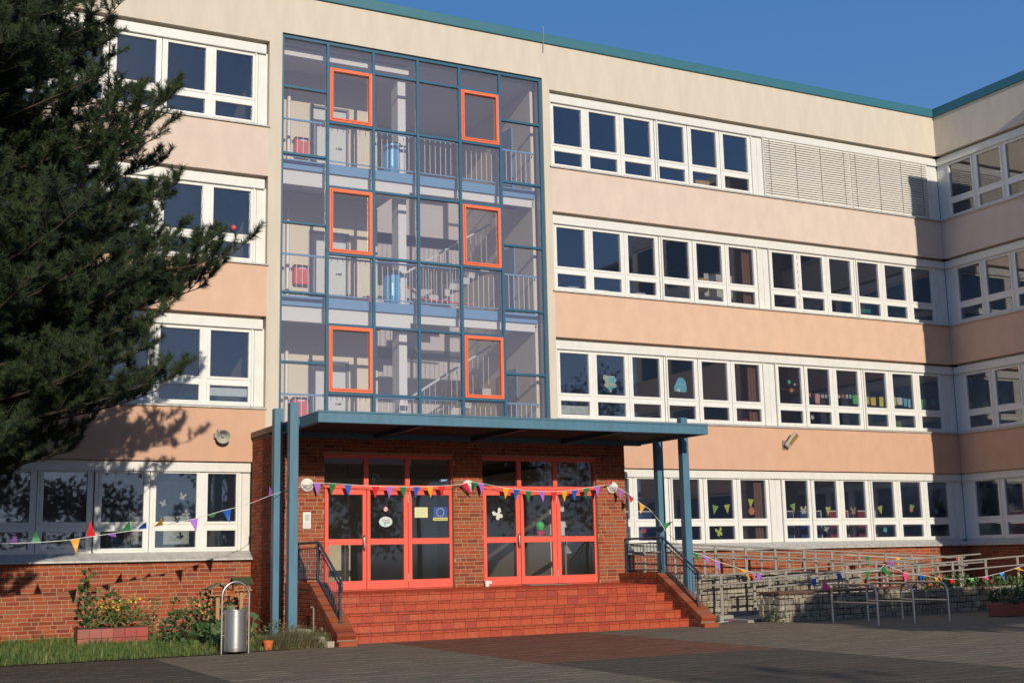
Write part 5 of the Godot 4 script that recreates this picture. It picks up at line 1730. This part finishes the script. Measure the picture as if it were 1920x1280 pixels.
func paper(called: String, poly: PackedVector2Array, at: Vector3, c: Color, label: String, category: String, group := "", turn := 0.0) -> MeshInstance3D:
	var g := Geo.new()
	g.prism(poly, 0.0, 0.003, Transform3D(Basis(Vector3.BACK, turn), at))
	return one(called, g, flat(c.r, c.g, c.b), label, category, group)

func rect(w: float, h: float) -> PackedVector2Array:
	return PackedVector2Array([Vector2(-w / 2, -h / 2), Vector2(w / 2, -h / 2), Vector2(w / 2, h / 2), Vector2(-w / 2, h / 2)])

func letters(parent: Node, called: String, text: String, size: float, at: Vector3, m: Material, width := 0.0) -> void:
	var tm := TextMesh.new()
	var f := SystemFont.new()
	f.font_names = PackedStringArray(["Droid Sans"])
	f.font_weight = 700
	tm.font = f
	tm.text = text
	tm.font_size = 32
	tm.pixel_size = size / 32.0
	tm.depth = 0.002
	var o := mi(parent, called, tm, m, at)
	if width > 0.0:
		var wd := tm.get_aabb().size.x
		if wd > 0.001:
			o.scale.x = width / wd

func build_stickers() -> void:
	var zg := -0.222               # behind the window glass
	var zd := 1.4965               # on the door glass
	# door notices
	var ov := thing("oval_sticker", "pale oval sticker with red and black lettering on the left door", "sticker", Vector3(9.688, 2.23, zd))
	var poly := PackedVector2Array()
	for i in 32:
		poly.append(Vector2(cos(TAU * i / 32) * 0.145, sin(TAU * i / 32) * 0.105))
	var g := Geo.new()
	g.prism(poly, 0, 0.003)
	part(ov, "disc", g, flat(0.50, 0.62, 0.62))
	letters(ov, "lettering", "Gesunde", 0.05, Vector3(0, 0.035, 0.004), flat(0.5, 0.08, 0.06), 0.17)
	letters(ov, "lettering", "Schule", 0.05, Vector3(0.02, -0.015, 0.004), flat(0.05, 0.05, 0.06), 0.13)
	slab(ov, "emblem", Vector3(-0.03, -0.07, 0.004), Vector3(0.0, -0.045, 0.005), flat(0.05, 0.08, 0.12))
	var ns := thing("no_smoking_sticker", "small round no smoking sticker on the left door", "sticker", Vector3(9.69, 2.486, zd))
	var cg := Geo.new()
	cg.lathe([Vector2(0.053, 0), Vector2(0.053, 0.002), Vector2(0, 0.002)], 24, Transform3D(Basis(Vector3.RIGHT, PI / 2), Vector3.ZERO))
	part(ns, "disc", cg, flat(0.65, 0.62, 0.60))
	var rg := Geo.new()
	rg.lathe([Vector2(0.04, 0.003), Vector2(0.053, 0.0035), Vector2(0.053, 0.002)], 24, Transform3D(Basis(Vector3.RIGHT, PI / 2), Vector3.ZERO))
	rg.beam(Vector3(-0.03, 0.03, 0.003), Vector3(0.03, -0.03, 0.003), 0.008, 0.001, Vector3.BACK)
	part(ns, "red_ring", rg, flat(0.45, 0.05, 0.05))
	var cgd := Geo.new()
	cgd.box(Vector3(-0.03, -0.006, 0.0022), Vector3(0.03, 0.004, 0.0026))
	part(ns, "cigarette", cgd, flat(0.08, 0.08, 0.08))
	var nt := thing("paper_notice", "pale yellow paper notice on the right leaf of the left door", "notice", Vector3(10.48, 2.418, zd))
	slab(nt, "sheet", Vector3(-0.148, -0.106, 0), Vector3(0.148, 0.106, 0.002), flat(0.62, 0.62, 0.36))
	for k in 5:
		slab(nt, "printed_line", Vector3(-0.11, 0.06 - k * 0.03, 0.0022), Vector3(0.11 - 0.04 * (k % 2), 0.066 - k * 0.03, 0.0028), flat(0.35, 0.36, 0.25))
	var eu := thing("flag_poster", "blue poster with a ring of stars and a yellow strip below", "poster", Vector3(10.915, 2.39, zd))
	slab(eu, "sheet", Vector3(-0.165, -0.08, 0), Vector3(0.165, 0.14, 0.002), flat(0.015, 0.06, 0.25))
	slab(eu, "strip", Vector3(-0.165, -0.142, 0), Vector3(0.165, -0.081, 0.002), flat(0.60, 0.60, 0.15))
	for i in 12:
		var a := TAU * i / 12
		var sg := Geo.new()
		sg.prism(star(5, 0.016, 0.007), 0.0022, 0.003, Transform3D(Basis(), Vector3(cos(a) * 0.085, 0.03 + sin(a) * 0.085, 0)))
		part(eu, "star", sg, flat(0.65, 0.62, 0.35))
	letters(eu, "lettering", "GRUNDSCHULE", 0.04, Vector3(0, -0.112, 0.003), flat(0.03, 0.05, 0.05), 0.29)
	paper("paper_butterfly", butterfly(0.14), Vector3(12.27, 2.37, zd), Color(0.55, 0.56, 0.50), "white paper butterfly stuck to the right entrance door", "paper cutout", "", 0.5)
	# stickers on the first floor windows: a reading figure and a school bag, both in pale blue
	var rs := thing("window_picture", "pale cream and turquoise window picture left of the turquoise bag", "window picture", Vector3(16.28, 5.6, zg))
	var r1 := Geo.new()
	r1.prism(PackedVector2Array([Vector2(-0.18, -0.05), Vector2(-0.06, -0.12), Vector2(0.02, -0.22), Vector2(0.06, -0.12), Vector2(0.2, -0.06), Vector2(0.14, 0.02), Vector2(0.19, 0.1), Vector2(0.12, 0.2), Vector2(-0.05, 0.19), Vector2(-0.17, 0.22), Vector2(-0.2, 0.12), Vector2(-0.12, 0.04)]), 0, 0.003)
	part(rs, "outline", r1, flat(0.50, 0.55, 0.42))
	var r2 := Geo.new()
	r2.prism(PackedVector2Array([Vector2(-0.02, 0.03), Vector2(0.13, 0.03), Vector2(0.13, 0.16), Vector2(-0.02, 0.16)]), 0.0035, 0.005)
	r2.prism(PackedVector2Array([Vector2(-0.07, -0.09), Vector2(0.12, -0.05), Vector2(0.03, -0.17)]), 0.0035, 0.005)
	part(rs, "turquoise_field", r2, flat(0.10, 0.50, 0.62))
	var bs := thing("window_picture", "turquoise school bag picture on a first floor window", "window picture", Vector3(18.37, 5.65, zg))
	var b1 := Geo.new()
	var bp := PackedVector2Array([Vector2(-0.19, -0.15), Vector2(0.17, -0.17), Vector2(0.19, -0.05), Vector2(0.17, 0.1), Vector2(0.08, 0.2), Vector2(-0.05, 0.2), Vector2(-0.13, 0.08), Vector2(-0.19, -0.05)])
	b1.prism(bp, 0, 0.003)
	part(bs, "bag", b1, flat(0.09, 0.45, 0.62))
	var b2 := Geo.new()
	b2.prism(star(9, 0.05, 0.046), 0.0035, 0.005, Transform3D(Basis(), Vector3(-0.06, -0.12, 0)))
	b2.box(Vector3(-0.1, 0.02, 0.0035), Vector3(0.12, 0.035, 0.005))
	part(bs, "white_dot", b2, flat(0.6, 0.65, 0.65))
	# flowers
	var fl := [[21.88, 5.9, 0.075, Color(0.08, 0.5, 0.28), "mint green paper flower on a first floor window"], [21.95, 5.68, 0.08, Color(0.75, 0.22, 0.05), "orange paper flower on a first floor window"], [22.07, 5.84, 0.045, Color(0.5, 0.55, 0.6), "small white paper dot beside the mint flower"], [22.6, 4.98, 0.08, Color(0.6, 0.6, 0.6), "white paper star in a small first floor pane"],
		[17.11, 2.03, 0.09, Color(0.6, 0.05, 0.06), "red paper flower in a ground floor pane beside the porch"], [24.91, 1.99, 0.10, Color(0.1, 0.5, 0.6), "turquoise paper flower in a small ground floor pane"], [25.92, 2.53, 0.09, Color(0.7, 0.25, 0.08), "orange paper flower on a yellow ground floor pennant"]]
	for f in fl:
		paper("paper_flower", star(6, f[2], f[2] * 0.5), Vector3(f[0], f[1], zg), f[3], f[4], "paper cutout", "paper flowers on windows")
	var bt := [[19.36, 1.98, 0.13, Color(0.60, 0.68, 0.12), "yellow paper butterfly in a small ground floor pane", 0.3], [22.84, 2.03, 0.10, Color(0.45, 0.45, 0.38), "grey paper butterfly in a small ground floor pane", -0.4], [23.82, 2.50, 0.12, Color(0.38, 0.24, 0.13), "brown paper butterfly beside the red pinboard", 0.0], [26.88, 2.48, 0.11, Color(0.25, 0.42, 0.6), "pale blue paper butterfly in the shaded last pane", 0.2],
		[5.55, 2.68, 0.075, Color(0.40, 0.40, 0.30), "white paper butterfly lowest of the three in the left window", 0.4], [5.94, 2.82, 0.085, Color(0.40, 0.40, 0.30), "white paper butterfly highest of the three in the left window", -0.3], [6.02, 2.47, 0.085, Color(0.36, 0.34, 0.27), "beige paper butterfly above the purple pennant", 0.9]]
	for f in bt:
		paper("paper_butterfly", butterfly(f[2]), Vector3(f[0], f[1], zg), f[3], f[4], "paper cutout", "paper butterflies on windows", f[5])
	var pn := [[19.26, 2.54, "yellow pennant, left of two in the window beside the right posts"], [19.65, 2.56, "yellow pennant, right of two in the window beside the right posts"], [20.40, 2.70, "green yellow pennant above an orange paper disc"], [21.79, 2.58, "yellow pennant beside the white paper letters"], [22.95, 2.50, "green pennant before the blue pinboard"], [24.80, 2.52, "yellow pennant before the red pinboard"], [25.94, 2.56, "yellow pennant behind an orange paper flower"]]
	for i in pn.size():
		var c := Color(0.55, 0.58, 0.06) if i % 3 else Color(0.28, 0.48, 0.10)
		paper("window_pennant", PackedVector2Array([Vector2(-0.09, 0.10), Vector2(0.0, -0.13), Vector2(0.10, 0.11)]), Vector3(pn[i][0], pn[i][1], -0.232), c, pn[i][2], "pennant", "paper pennants in the ground floor windows", [-0.25, 0.1, -0.1, 0.3, -0.05, 0.2, -0.3][i])
	paper("paper_disc", star(10, 0.10, 0.095), Vector3(20.41, 2.50, zg), Color(0.6, 0.22, 0.10), "orange paper disc hanging in a ground floor window", "paper cutout")
	paper("paper_butterfly", butterfly(0.13), Vector3(22.12, 2.52, zg), Color(0.55, 0.55, 0.40), "cream paper butterfly beside the first yellow pennant of the right windows", "paper cutout", "paper butterflies on windows", 0.1)
	var al := thing("paper_letters", "cut out letters on a slanting string in the left ground floor window", "letters", Vector3(4.83, 2.47, zg - 0.02), PI)
	letters(al, "lettering", "ALL", 0.13, Vector3(0, 0, 0), flat(0.40, 0.37, 0.28), 0.36)
	al.rotation.z = -0.22
	# paper clothes line across the right half of the first floor
	var ln := thing("paper_garland", "garland of small paper clothes across the first floor windows near the corner", "garland")
	var lg := Geo.new()
	lg.tube([Vector3(21.5, 5.72, zg + 0.004), Vector3(22.6, 5.62, zg + 0.004), Vector3(24.2, 5.58, zg + 0.004), Vector3(27.25, 5.58, zg + 0.004)], 0.004, 4)
	part(ln, "string", lg, flat(0.35, 0.30, 0.26))
	for q in [[22.56, 0.08, 0.10, 0.75, 0.15, 0.12], [22.83, 0.17, 0.26, 0.65, 0.30, 0.28], [23.0, 0.09, 0.09, 0.5, 0.5, 0.5], [23.12, 0.08, 0.08, 0.5, 0.45, 0.42], [23.58, 0.08, 0.09, 0.55, 0.55, 0.55], [23.72, 0.08, 0.09, 0.65, 0.10, 0.10], [23.86, 0.08, 0.10, 0.5, 0.5, 0.5], [23.98, 0.08, 0.10, 0.25, 0.5, 0.5], [24.14, 0.17, 0.24, 0.08, 0.45, 0.08], [24.60, 0.10, 0.2, 0.65, 0.52, 0.05], [24.80, 0.2, 0.22, 0.65, 0.52, 0.05], [25.10, 0.16, 0.26, 0.65, 0.58, 0.05], [25.58, 0.16, 0.24, 0.55, 0.55, 0.1], [25.78, 0.22, 0.2, 0.6, 0.62, 0.62], [26.0, 0.14, 0.22, 0.12, 0.45, 0.58], [26.14, 0.10, 0.24, 0.25, 0.5, 0.62], [26.60, 0.14, 0.26, 0.12, 0.5, 0.08], [26.74, 0.12, 0.26, 0.5, 0.42, 0.05], [27.05, 0.16, 0.18, 0.02, 0.22, 0.24]]:
		var cl := Geo.new()
		var w: float = q[1]
		var h: float = q[2]
		cl.prism(PackedVector2Array([Vector2(-w / 2, 0), Vector2(-w * 0.42, -h), Vector2(w * 0.45, -h), Vector2(w / 2, 0), Vector2(0.1 * w, 0.012)]), 0, 0.003, Transform3D(Basis(Vector3.BACK, rng.randf_range(-0.08, 0.08)), Vector3(q[0], 5.62 + 0.02 * sin(q[0] * 4), zg)))
		part(ln, "paper_garment", cl, flat(q[3], q[4], q[5]))
	# red ball in the left second floor window
	var bl := Geo.new()
	bl.lathe([Vector2(0, -0.06), Vector2(0.035, -0.045), Vector2(0.055, -0.015), Vector2(0.055, 0.015), Vector2(0.035, 0.045), Vector2(0, 0.06)], 14, Transform3D(Basis(), Vector3(6.87, 8.54, -0.125)))
	one("red_ball", bl, flat(0.6, 0.08, 0.10), "small red ball hanging in a second floor window at left", "ball")
	# blind pulled low in two small panes
	paper("pale_board", rect(0.79, 0.2), Vector3(15.24, 4.92, -0.22), Color(0.5, 0.55, 0.52), "pale board behind the first small pane right of the stairwell", "board")
	paper("pale_board", rect(0.79, 0.17), Vector3(6.84, 5.0, -0.22), Color(0.6, 0.66, 0.64), "pale board behind the small pane left of the stairwell", "board")

func build_room_things() -> void:
	# pinboards seen through the ground floor windows on the right
	var bd := [[21.55, 22.35, Color(0.01, 0.05, 0.17), "first dark blue pinboard from the left behind the right ground floor windows"], [22.45, 23.30, Color(0.012, 0.06, 0.20), "blue pinboard next to the red ones behind the ground floor windows"], [23.45, 24.25, Color(0.28, 0.012, 0.02), "left one of two red pinboards behind the ground floor windows"], [24.40, 25.25, Color(0.26, 0.010, 0.02), "right one of two red pinboards behind the ground floor windows"], [17.0, 18.0, Color(0.012, 0.05, 0.16), "dark blue pinboard behind the window beside the porch"]]
	for q in bd:
		var b := thing("pinboard", q[3], "pinboard", Vector3(q[0], 0.76, -0.9), 0.0, "pinboards in the ground floor rooms")
		var w: float = q[1] - q[0]
		slab(b, "panel", Vector3(0.03, 0.3, -0.02), Vector3(w - 0.03, 1.75, 0.0), flat(q[2].r, q[2].g, q[2].b))
		var g := Geo.new()
		ring(g, 0, w, 0.27, 1.78, 0.035, -0.03, 0.012)
		part(b, "frame", g, M.alu_white)
		for x in [0.05, w - 0.09]:
			slab(b, "leg", Vector3(x, 0.0, -0.02), Vector3(x + 0.04, 0.27, 0.01), M.alu_white)
	# cupboards and plants behind the left ground floor windows
	var cp := [[5.05, 0.85, Color(0.40, 0.34, 0.24), "beige cupboard behind the left ground floor windows"], [5.65, 1.1, Color(0.42, 0.48, 0.38), "pale green cupboard behind the left ground floor windows"]]
	for q in cp:
		var c := thing("cupboard", q[3], "cupboard", Vector3(q[0], 0.755, -1.6))
		slab(c, "body", Vector3(0, 0, -0.45), Vector3(q[1] - 0.03, 1.72, 0), flat(q[2].r, q[2].g, q[2].b), 0.006)
		var w2: float = (q[1] - 0.03) / 2
		for k in 2:
			var dr := slab(c, "door", Vector3(k * w2 + 0.004, 0.05, 0.001), Vector3((k + 1) * w2 - 0.004, 1.70, 0.018), flat(q[2].r, q[2].g, q[2].b), 0.004)
			slab(dr, "knob", Vector3(w2 - 0.03 if k == 0 else w2 + 0.01, 0.85, 0.019), Vector3(w2 - 0.01 if k == 0 else w2 + 0.03, 0.95, 0.035), M.steel)
	var sp := [[3.95, "spiky pale potted plant in the window behind the yellow pennant", 0.42, Color(0.16, 0.20, 0.03), Color(0.26, 0.30, 0.05)], [4.95, "dark snake plant in the window left of the cupboards", 0.42, Color(0.02, 0.05, 0.02), Color(0.05, 0.10, 0.04)], [6.75, "spiky dark plant in the last window beside the porch", 0.42, Color(0.015, 0.04, 0.015), Color(0.05, 0.09, 0.03)], [20.3, "dark spiky potted plant in the right ground floor window", 0.40, Color(0.015, 0.045, 0.015), Color(0.05, 0.10, 0.03)], [19.55, "thin leaved potted plant beside the yellow butterfly", 0.3, Color(0.03, 0.07, 0.03), Color(0.09, 0.14, 0.06)], [21.7, "spider plant before the blue pinboard", 0.28, Color(0.06, 0.12, 0.06), Color(0.2, 0.26, 0.16)], [25.0, "low potted plant before the red pinboard", 0.25, Color(0.02, 0.05, 0.02), Color(0.06, 0.10, 0.03)]]
	for i in sp.size():
		var q: Array = sp[i]
		var p := thing("potted_plant", q[1], "potted plant", Vector3(q[0], 1.60, -0.42), 0.0, "potted plants on the window sills")
		var g := Geo.new()
		g.lathe([Vector2(0.0, -0.06), Vector2(0.07, -0.06), Vector2(0.09, 0.06), Vector2(0.08, 0.06), Vector2(0.0, 0.04)], 14)
		part(p, "pot", g, flat(0.45, 0.43, 0.40))
		var bl := Geo.new()
		var r := RandomNumberGenerator.new()
		r.seed = 900 + i
		for k in 16:
			var a := r.randf() * TAU
			var lean := r.randf_range(0.05, 0.55)
			var h: float = q[2] * r.randf_range(0.7, 1.15)
			var d := Vector3(cos(a), 0, sin(a))
			var s := Vector3(-sin(a), 0, cos(a)) * 0.018
			var b1 := d * lean * 0.4 * h + UP * (0.05 + h * 0.6)
			var b2 := d * lean * h + UP * (0.05 + h * (1.0 - 0.3 * lean))
			bl.quad(-s + UP * 0.04, s + UP * 0.04, b1 + s, b1 - s)
			bl.tri(b1 - s, b1 + s, b2)
		part(p, "leaves", bl, flat(lerpf(q[3].r, q[4].r, 0.5), lerpf(q[3].g, q[4].g, 0.5), lerpf(q[3].b, q[4].b, 0.5)))
		var sh := slab(p, "saucer", Vector3(-0.1, -0.075, -0.1), Vector3(0.1, -0.061, 0.1), flat(0.45, 0.43, 0.40))
		sh.name = "saucer"
	# window boards the plants stand on, as part of the rooms
	# red hose cabinets, blue sacks and a bucket on the stair landings
	var nm := ["lowest of the red wall cabinets in the stairwell", "middle one of the red wall cabinets in the stairwell", "topmost of the red wall cabinets in the stairwell"]
	var sk := ["blue rubbish sack on a stand on the middle landing", "blue rubbish sack on a stand on the top landing"]
	for k in range(1, 4):
		var fy := sill_y(k) - 0.62
		var c := thing("wall_cabinet", nm[k - 1], "cabinet", Vector3(8.76, fy + 0.66, -1.99), 0.0, "red cabinets in the stairwell")
		slab(c, "body", Vector3(0, 0, 0), Vector3(0.36, 0.46, 0.16), M.red, 0.01)
		slab(c, "label_plate", Vector3(0.12, 0.36, 0.161), Vector3(0.28, 0.41, 0.164), flat(0.6, 0.6, 0.6))
		if k >= 2:
			var s := thing("rubbish_sack", sk[k - 2], "rubbish sack", Vector3(10.80, fy, -0.85), 0.0, "blue sacks in the stairwell")
			var g := Geo.new()
			g.lathe([Vector2(0.0, 0.12), Vector2(0.17, 0.13), Vector2(0.21, 0.3), Vector2(0.2, 0.6), Vector2(0.215, 0.85), Vector2(0.2, 0.86)], 18)
			part(s, "sack", g, flat(0.04, 0.32, 0.62, 0.3))
			var f := Geo.new()
			for a in 3:
				var d := Vector3(cos(a * TAU / 3), 0, sin(a * TAU / 3)) * 0.23
				f.tube([d, d + UP * 0.88], 0.01, 5)
			f.lathe([Vector2(0.225, 0.86), Vector2(0.235, 0.875), Vector2(0.225, 0.89), Vector2(0.215, 0.875), Vector2(0.225, 0.86)], 18)
			part(s, "stand", f, M.dark)
	var bk := Geo.new()
	bk.lathe([Vector2(0, 0), Vector2(0.11, 0), Vector2(0.14, 0.26), Vector2(0.13, 0.26), Vector2(0.10, 0.02), Vector2(0, 0.02)], 16)
	var bo := one("red_bucket", bk, M.red, "red bucket beside the blue sack on the middle landing", "bucket")
	bo.position = Vector3(10.22, sill_y(2) - 0.62, -0.85)
	# things standing in the class rooms close to the glass
	var rooms := [["cardboard_box", 19.28, 10.98, 0.46, 0.24, Color(0.50, 0.30, 0.12), "orange brown box behind a small top floor pane", "box"], ["dark_box", 20.1, 10.98, 0.7, 0.16, Color(0.16, 0.06, 0.04), "dark red box behind the last small top floor pane", "box"],
		["storage_crate", 15.3, 7.85, 0.3, 0.16, Color(0.45, 0.52, 0.55), "pale crate on the sill behind the first second floor pane", "crate"], ["storage_crate", 15.95, 7.85, 0.5, 0.14, Color(0.45, 0.5, 0.52), "wide pale crate behind the second pane of the second floor", "crate"],
		["paper_stack", 17.3, 7.85, 0.25, 0.16, Color(0.55, 0.55, 0.55), "white paper stack behind the third second floor pane", "paper"], ["yellow_folder", 19.25, 8.2, 0.28, 0.35, Color(0.55, 0.34, 0.12), "yellow brown folder beside the white easel", "folder"],
		["teal_chair_back", 24.55, 8.02, 0.6, 0.30, Color(0.02, 0.16, 0.17), "teal chair back behind the second floor windows", "chair"], ["teal_chair_back", 25.4, 8.02, 0.3, 0.28, Color(0.02, 0.2, 0.22), "smaller teal chair back behind the second floor windows", "chair"],
		["orange_tray", 19.35, 4.78, 0.6, 0.07, Color(0.55, 0.2, 0.06), "orange tray behind a small first floor pane", "tray"], ["red_toy_box", 20.45, 4.78, 0.34, 0.11, Color(0.55, 0.03, 0.04), "red toy box behind the last small pane of the first floor", "box"],
		["wooden_tray", 21.6, 7.85, 0.5, 0.10, Color(0.35, 0.20, 0.08), "wooden tray behind the small pane right of the panel", "tray"], ["green_plant_pot", 25.7, 4.8, 0.3, 0.2, Color(0.08, 0.22, 0.05), "green planted pot behind the paper garland", "pot"]]
	for q in rooms:
		var o := Geo.new()
		var w: float = q[3]
		var h: float = q[4]
		o.cbox(Vector3(0, 0, -0.22), Vector3(w, h, 0), 0.012)
		o.cbox(Vector3(-0.012, h - 0.03, -0.232), Vector3(w + 0.012, h, 0.012), 0.008)
		o.box(Vector3(w * 0.35, h * 0.45, 0.001), Vector3(w * 0.65, h * 0.6, 0.006))
		var ob := one(q[0], o, flat(q[5].r, q[5].g, q[5].b), q[6], q[7])
		ob.position = Vector3(q[1], q[2], -0.42)
	var ez := thing("white_easel", "white flip chart easel behind the second floor windows left of the panel", "easel", Vector3(19.75, 6.97, -0.9))
	slab(ez, "board", Vector3(0, 0.98, 0), Vector3(1.0, 1.85, 0.02), flat(0.55, 0.55, 0.50), 0.004)
	slab(ez, "leg", Vector3(0.1, 0, -0.05), Vector3(0.14, 1.85, -0.01), M.steel)
	slab(ez, "leg", Vector3(0.86, 0, -0.05), Vector3(0.90, 1.85, -0.01), M.steel)
	var pf := Geo.new()
	pf.prism(star(6, 0.09, 0.05), 0.021, 0.024, Transform3D(Basis(), Vector3(0.45, 1.62, 0)))
	part(ez, "paper_flower", pf, flat(0.6, 0.15, 0.12))
	var pf2 := Geo.new()
	pf2.prism(star(7, 0.12, 0.08), 0.021, 0.024, Transform3D(Basis(), Vector3(0.62, 1.15, 0)))
	part(ez, "paper_tree", pf2, flat(0.06, 0.40, 0.38))
	var cu := [[20.62, 7.83, 1.6, "brown curtain at the right end of the second floor windows before the panel"], [20.62, 4.72, 1.6, "brown curtain at the right end of the first floor windows before the panel"], [20.62, 1.75, 1.5, "dark curtain at the right end of the ground floor windows before the panel"]]
	for q in cu:
		var c := Geo.new()
		for i in 7:
			c.tube([Vector3(q[0] + i * 0.045, q[1], -0.34 - 0.02 * (i % 2)), Vector3(q[0] + i * 0.045, q[1] + q[2], -0.34 - 0.02 * (i % 2))], 0.028, 8)
		one("curtain", c, flat(0.20, 0.11, 0.07, 0.9), q[3], "curtain", "curtains beside the window panel")
	# cactus in its pink pot, behind the right door
	var ct := thing("toy_cactus", "bright green toy cactus in a pink pot behind the right door", "toy", Vector3(13.45, 1.92, 1.2))
	var ps := Geo.new()
	ps.lathe([Vector2(0, 0), Vector2(0.08, 0), Vector2(0.10, 0.10), Vector2(0, 0.10)], 16)
	part(ct, "pot", ps, flat(0.6, 0.03, 0.14))
	var cc := Geo.new()
	cc.lathe([Vector2(0.0, 0.10), Vector2(0.07, 0.12), Vector2(0.10, 0.2), Vector2(0.085, 0.28), Vector2(0.0, 0.32)], 16)
	part(ct, "cactus", cc, flat(0.06, 0.55, 0.10))
	var tb := thing("hall_counter", "dark counter inside the hall behind the right door", "counter", Vector3(12.9, 0.861, 0.9))
	slab(tb, "top", Vector3(0, 1.02, 0), Vector3(1.2, 1.058, 0.4), M.in_wall_brown)
	slab(tb, "leg", Vector3(0.03, 0, 0.03), Vector3(0.08, 1.02, 0.37), M.in_wall_brown)
	slab(tb, "leg", Vector3(1.12, 0, 0.03), Vector3(1.17, 1.02, 0.37), M.in_wall_brown)
	var cb := thing("hall_cabinet", "beige cabinet inside the hall behind the left door", "cabinet", Vector3(8.35, 0.861, -0.6))
	slab(cb, "body", Vector3(0, 0, -0.5), Vector3(1.35, 0.95, 0), flat(0.55, 0.45, 0.28), 0.006)
	slab(cb, "door", Vector3(0.02, 0.05, 0.001), Vector3(0.66, 0.92, 0.018), flat(0.55, 0.45, 0.28), 0.004)
	slab(cb, "door", Vector3(0.69, 0.05, 0.001), Vector3(1.33, 0.92, 0.018), flat(0.55, 0.45, 0.28), 0.004)

# ------------------------------------------------------------------ everything
func _ready() -> void:
	rng.seed = 12345
	# camera
	var yaw := 0.4814
	var pitch := 0.17
	var roll := -0.021
	var f := Vector3(sin(yaw) * cos(pitch), sin(pitch), -cos(yaw) * cos(pitch))
	var right := Vector3(cos(yaw), 0, sin(yaw))
	var up := right.cross(f)
	var cam := Camera3D.new()
	cam.name = "camera"
	cam.transform = Transform3D(Basis(right * cos(roll) + up * sin(roll), up * cos(roll) - right * sin(roll), -f), Vector3(0, 1.45, 25.8))
	cam.fov = rad_to_deg(2.0 * atan(640.0 / 2361.66))
	cam.far = 400.0
	add_child(cam)
	cam.current = true
	# sky
	var env := Environment.new()
	env.background_mode = Environment.BG_SKY
	var sm := ProceduralSkyMaterial.new()
	sm.sky_top_color = lin(0.062, 0.192, 0.47)
	sm.sky_horizon_color = lin(0.62, 0.76, 0.95)
	sm.sky_curve = 0.085
	sm.ground_bottom_color = lin(0.06, 0.055, 0.05)
	sm.ground_horizon_color = lin(0.20, 0.22, 0.24)
	sm.sun_angle_max = 70.0
	sm.sun_curve = 0.145
	var sky := Sky.new()
	sky.sky_material = sm
	env.sky = sky
	env.tonemap_mode = Environment.TONE_MAPPER_LINEAR
	env.tonemap_exposure = 1.0
	env.sdfgi_enabled = true
	env.ssao_enabled = true
	env.ssil_enabled = true
	var we := WorldEnvironment.new()
	we.name = "world"
	we.environment = env
	add_child(we)
	# low sun from behind the viewer
	var sun := DirectionalLight3D.new()
	sun.name = "sun"
	sun.transform = Transform3D(Basis.looking_at(Vector3(0.145, -0.31, -1.0).normalized()), Vector3.ZERO)
	sun.light_energy = 1.3
	sun.light_color = lin(1.0, 0.91, 0.765)
	sun.light_angular_distance = 0.5
	sun.shadow_enabled = true
	add_child(sun)
	# large structure, then objects, then details
	make_materials()
	build_ground()
	build_school()
	build_stairwell()
	build_wing()
	build_porch()
	build_canopy()
	build_steps()
	build_stair_railing(7.71, 1.88, "dark blue steel railing on the left cheek wall of the steps")
	build_stair_railing(15.40, 1.62, "dark blue steel railing on the right cheek wall of the steps")
	build_ramp()
	build_racks()
	build_pine()
	build_trees()
	build_bin()
	build_wall_fittings()
	build_plants()
	build_bunting()
	build_stickers()
	build_room_things()
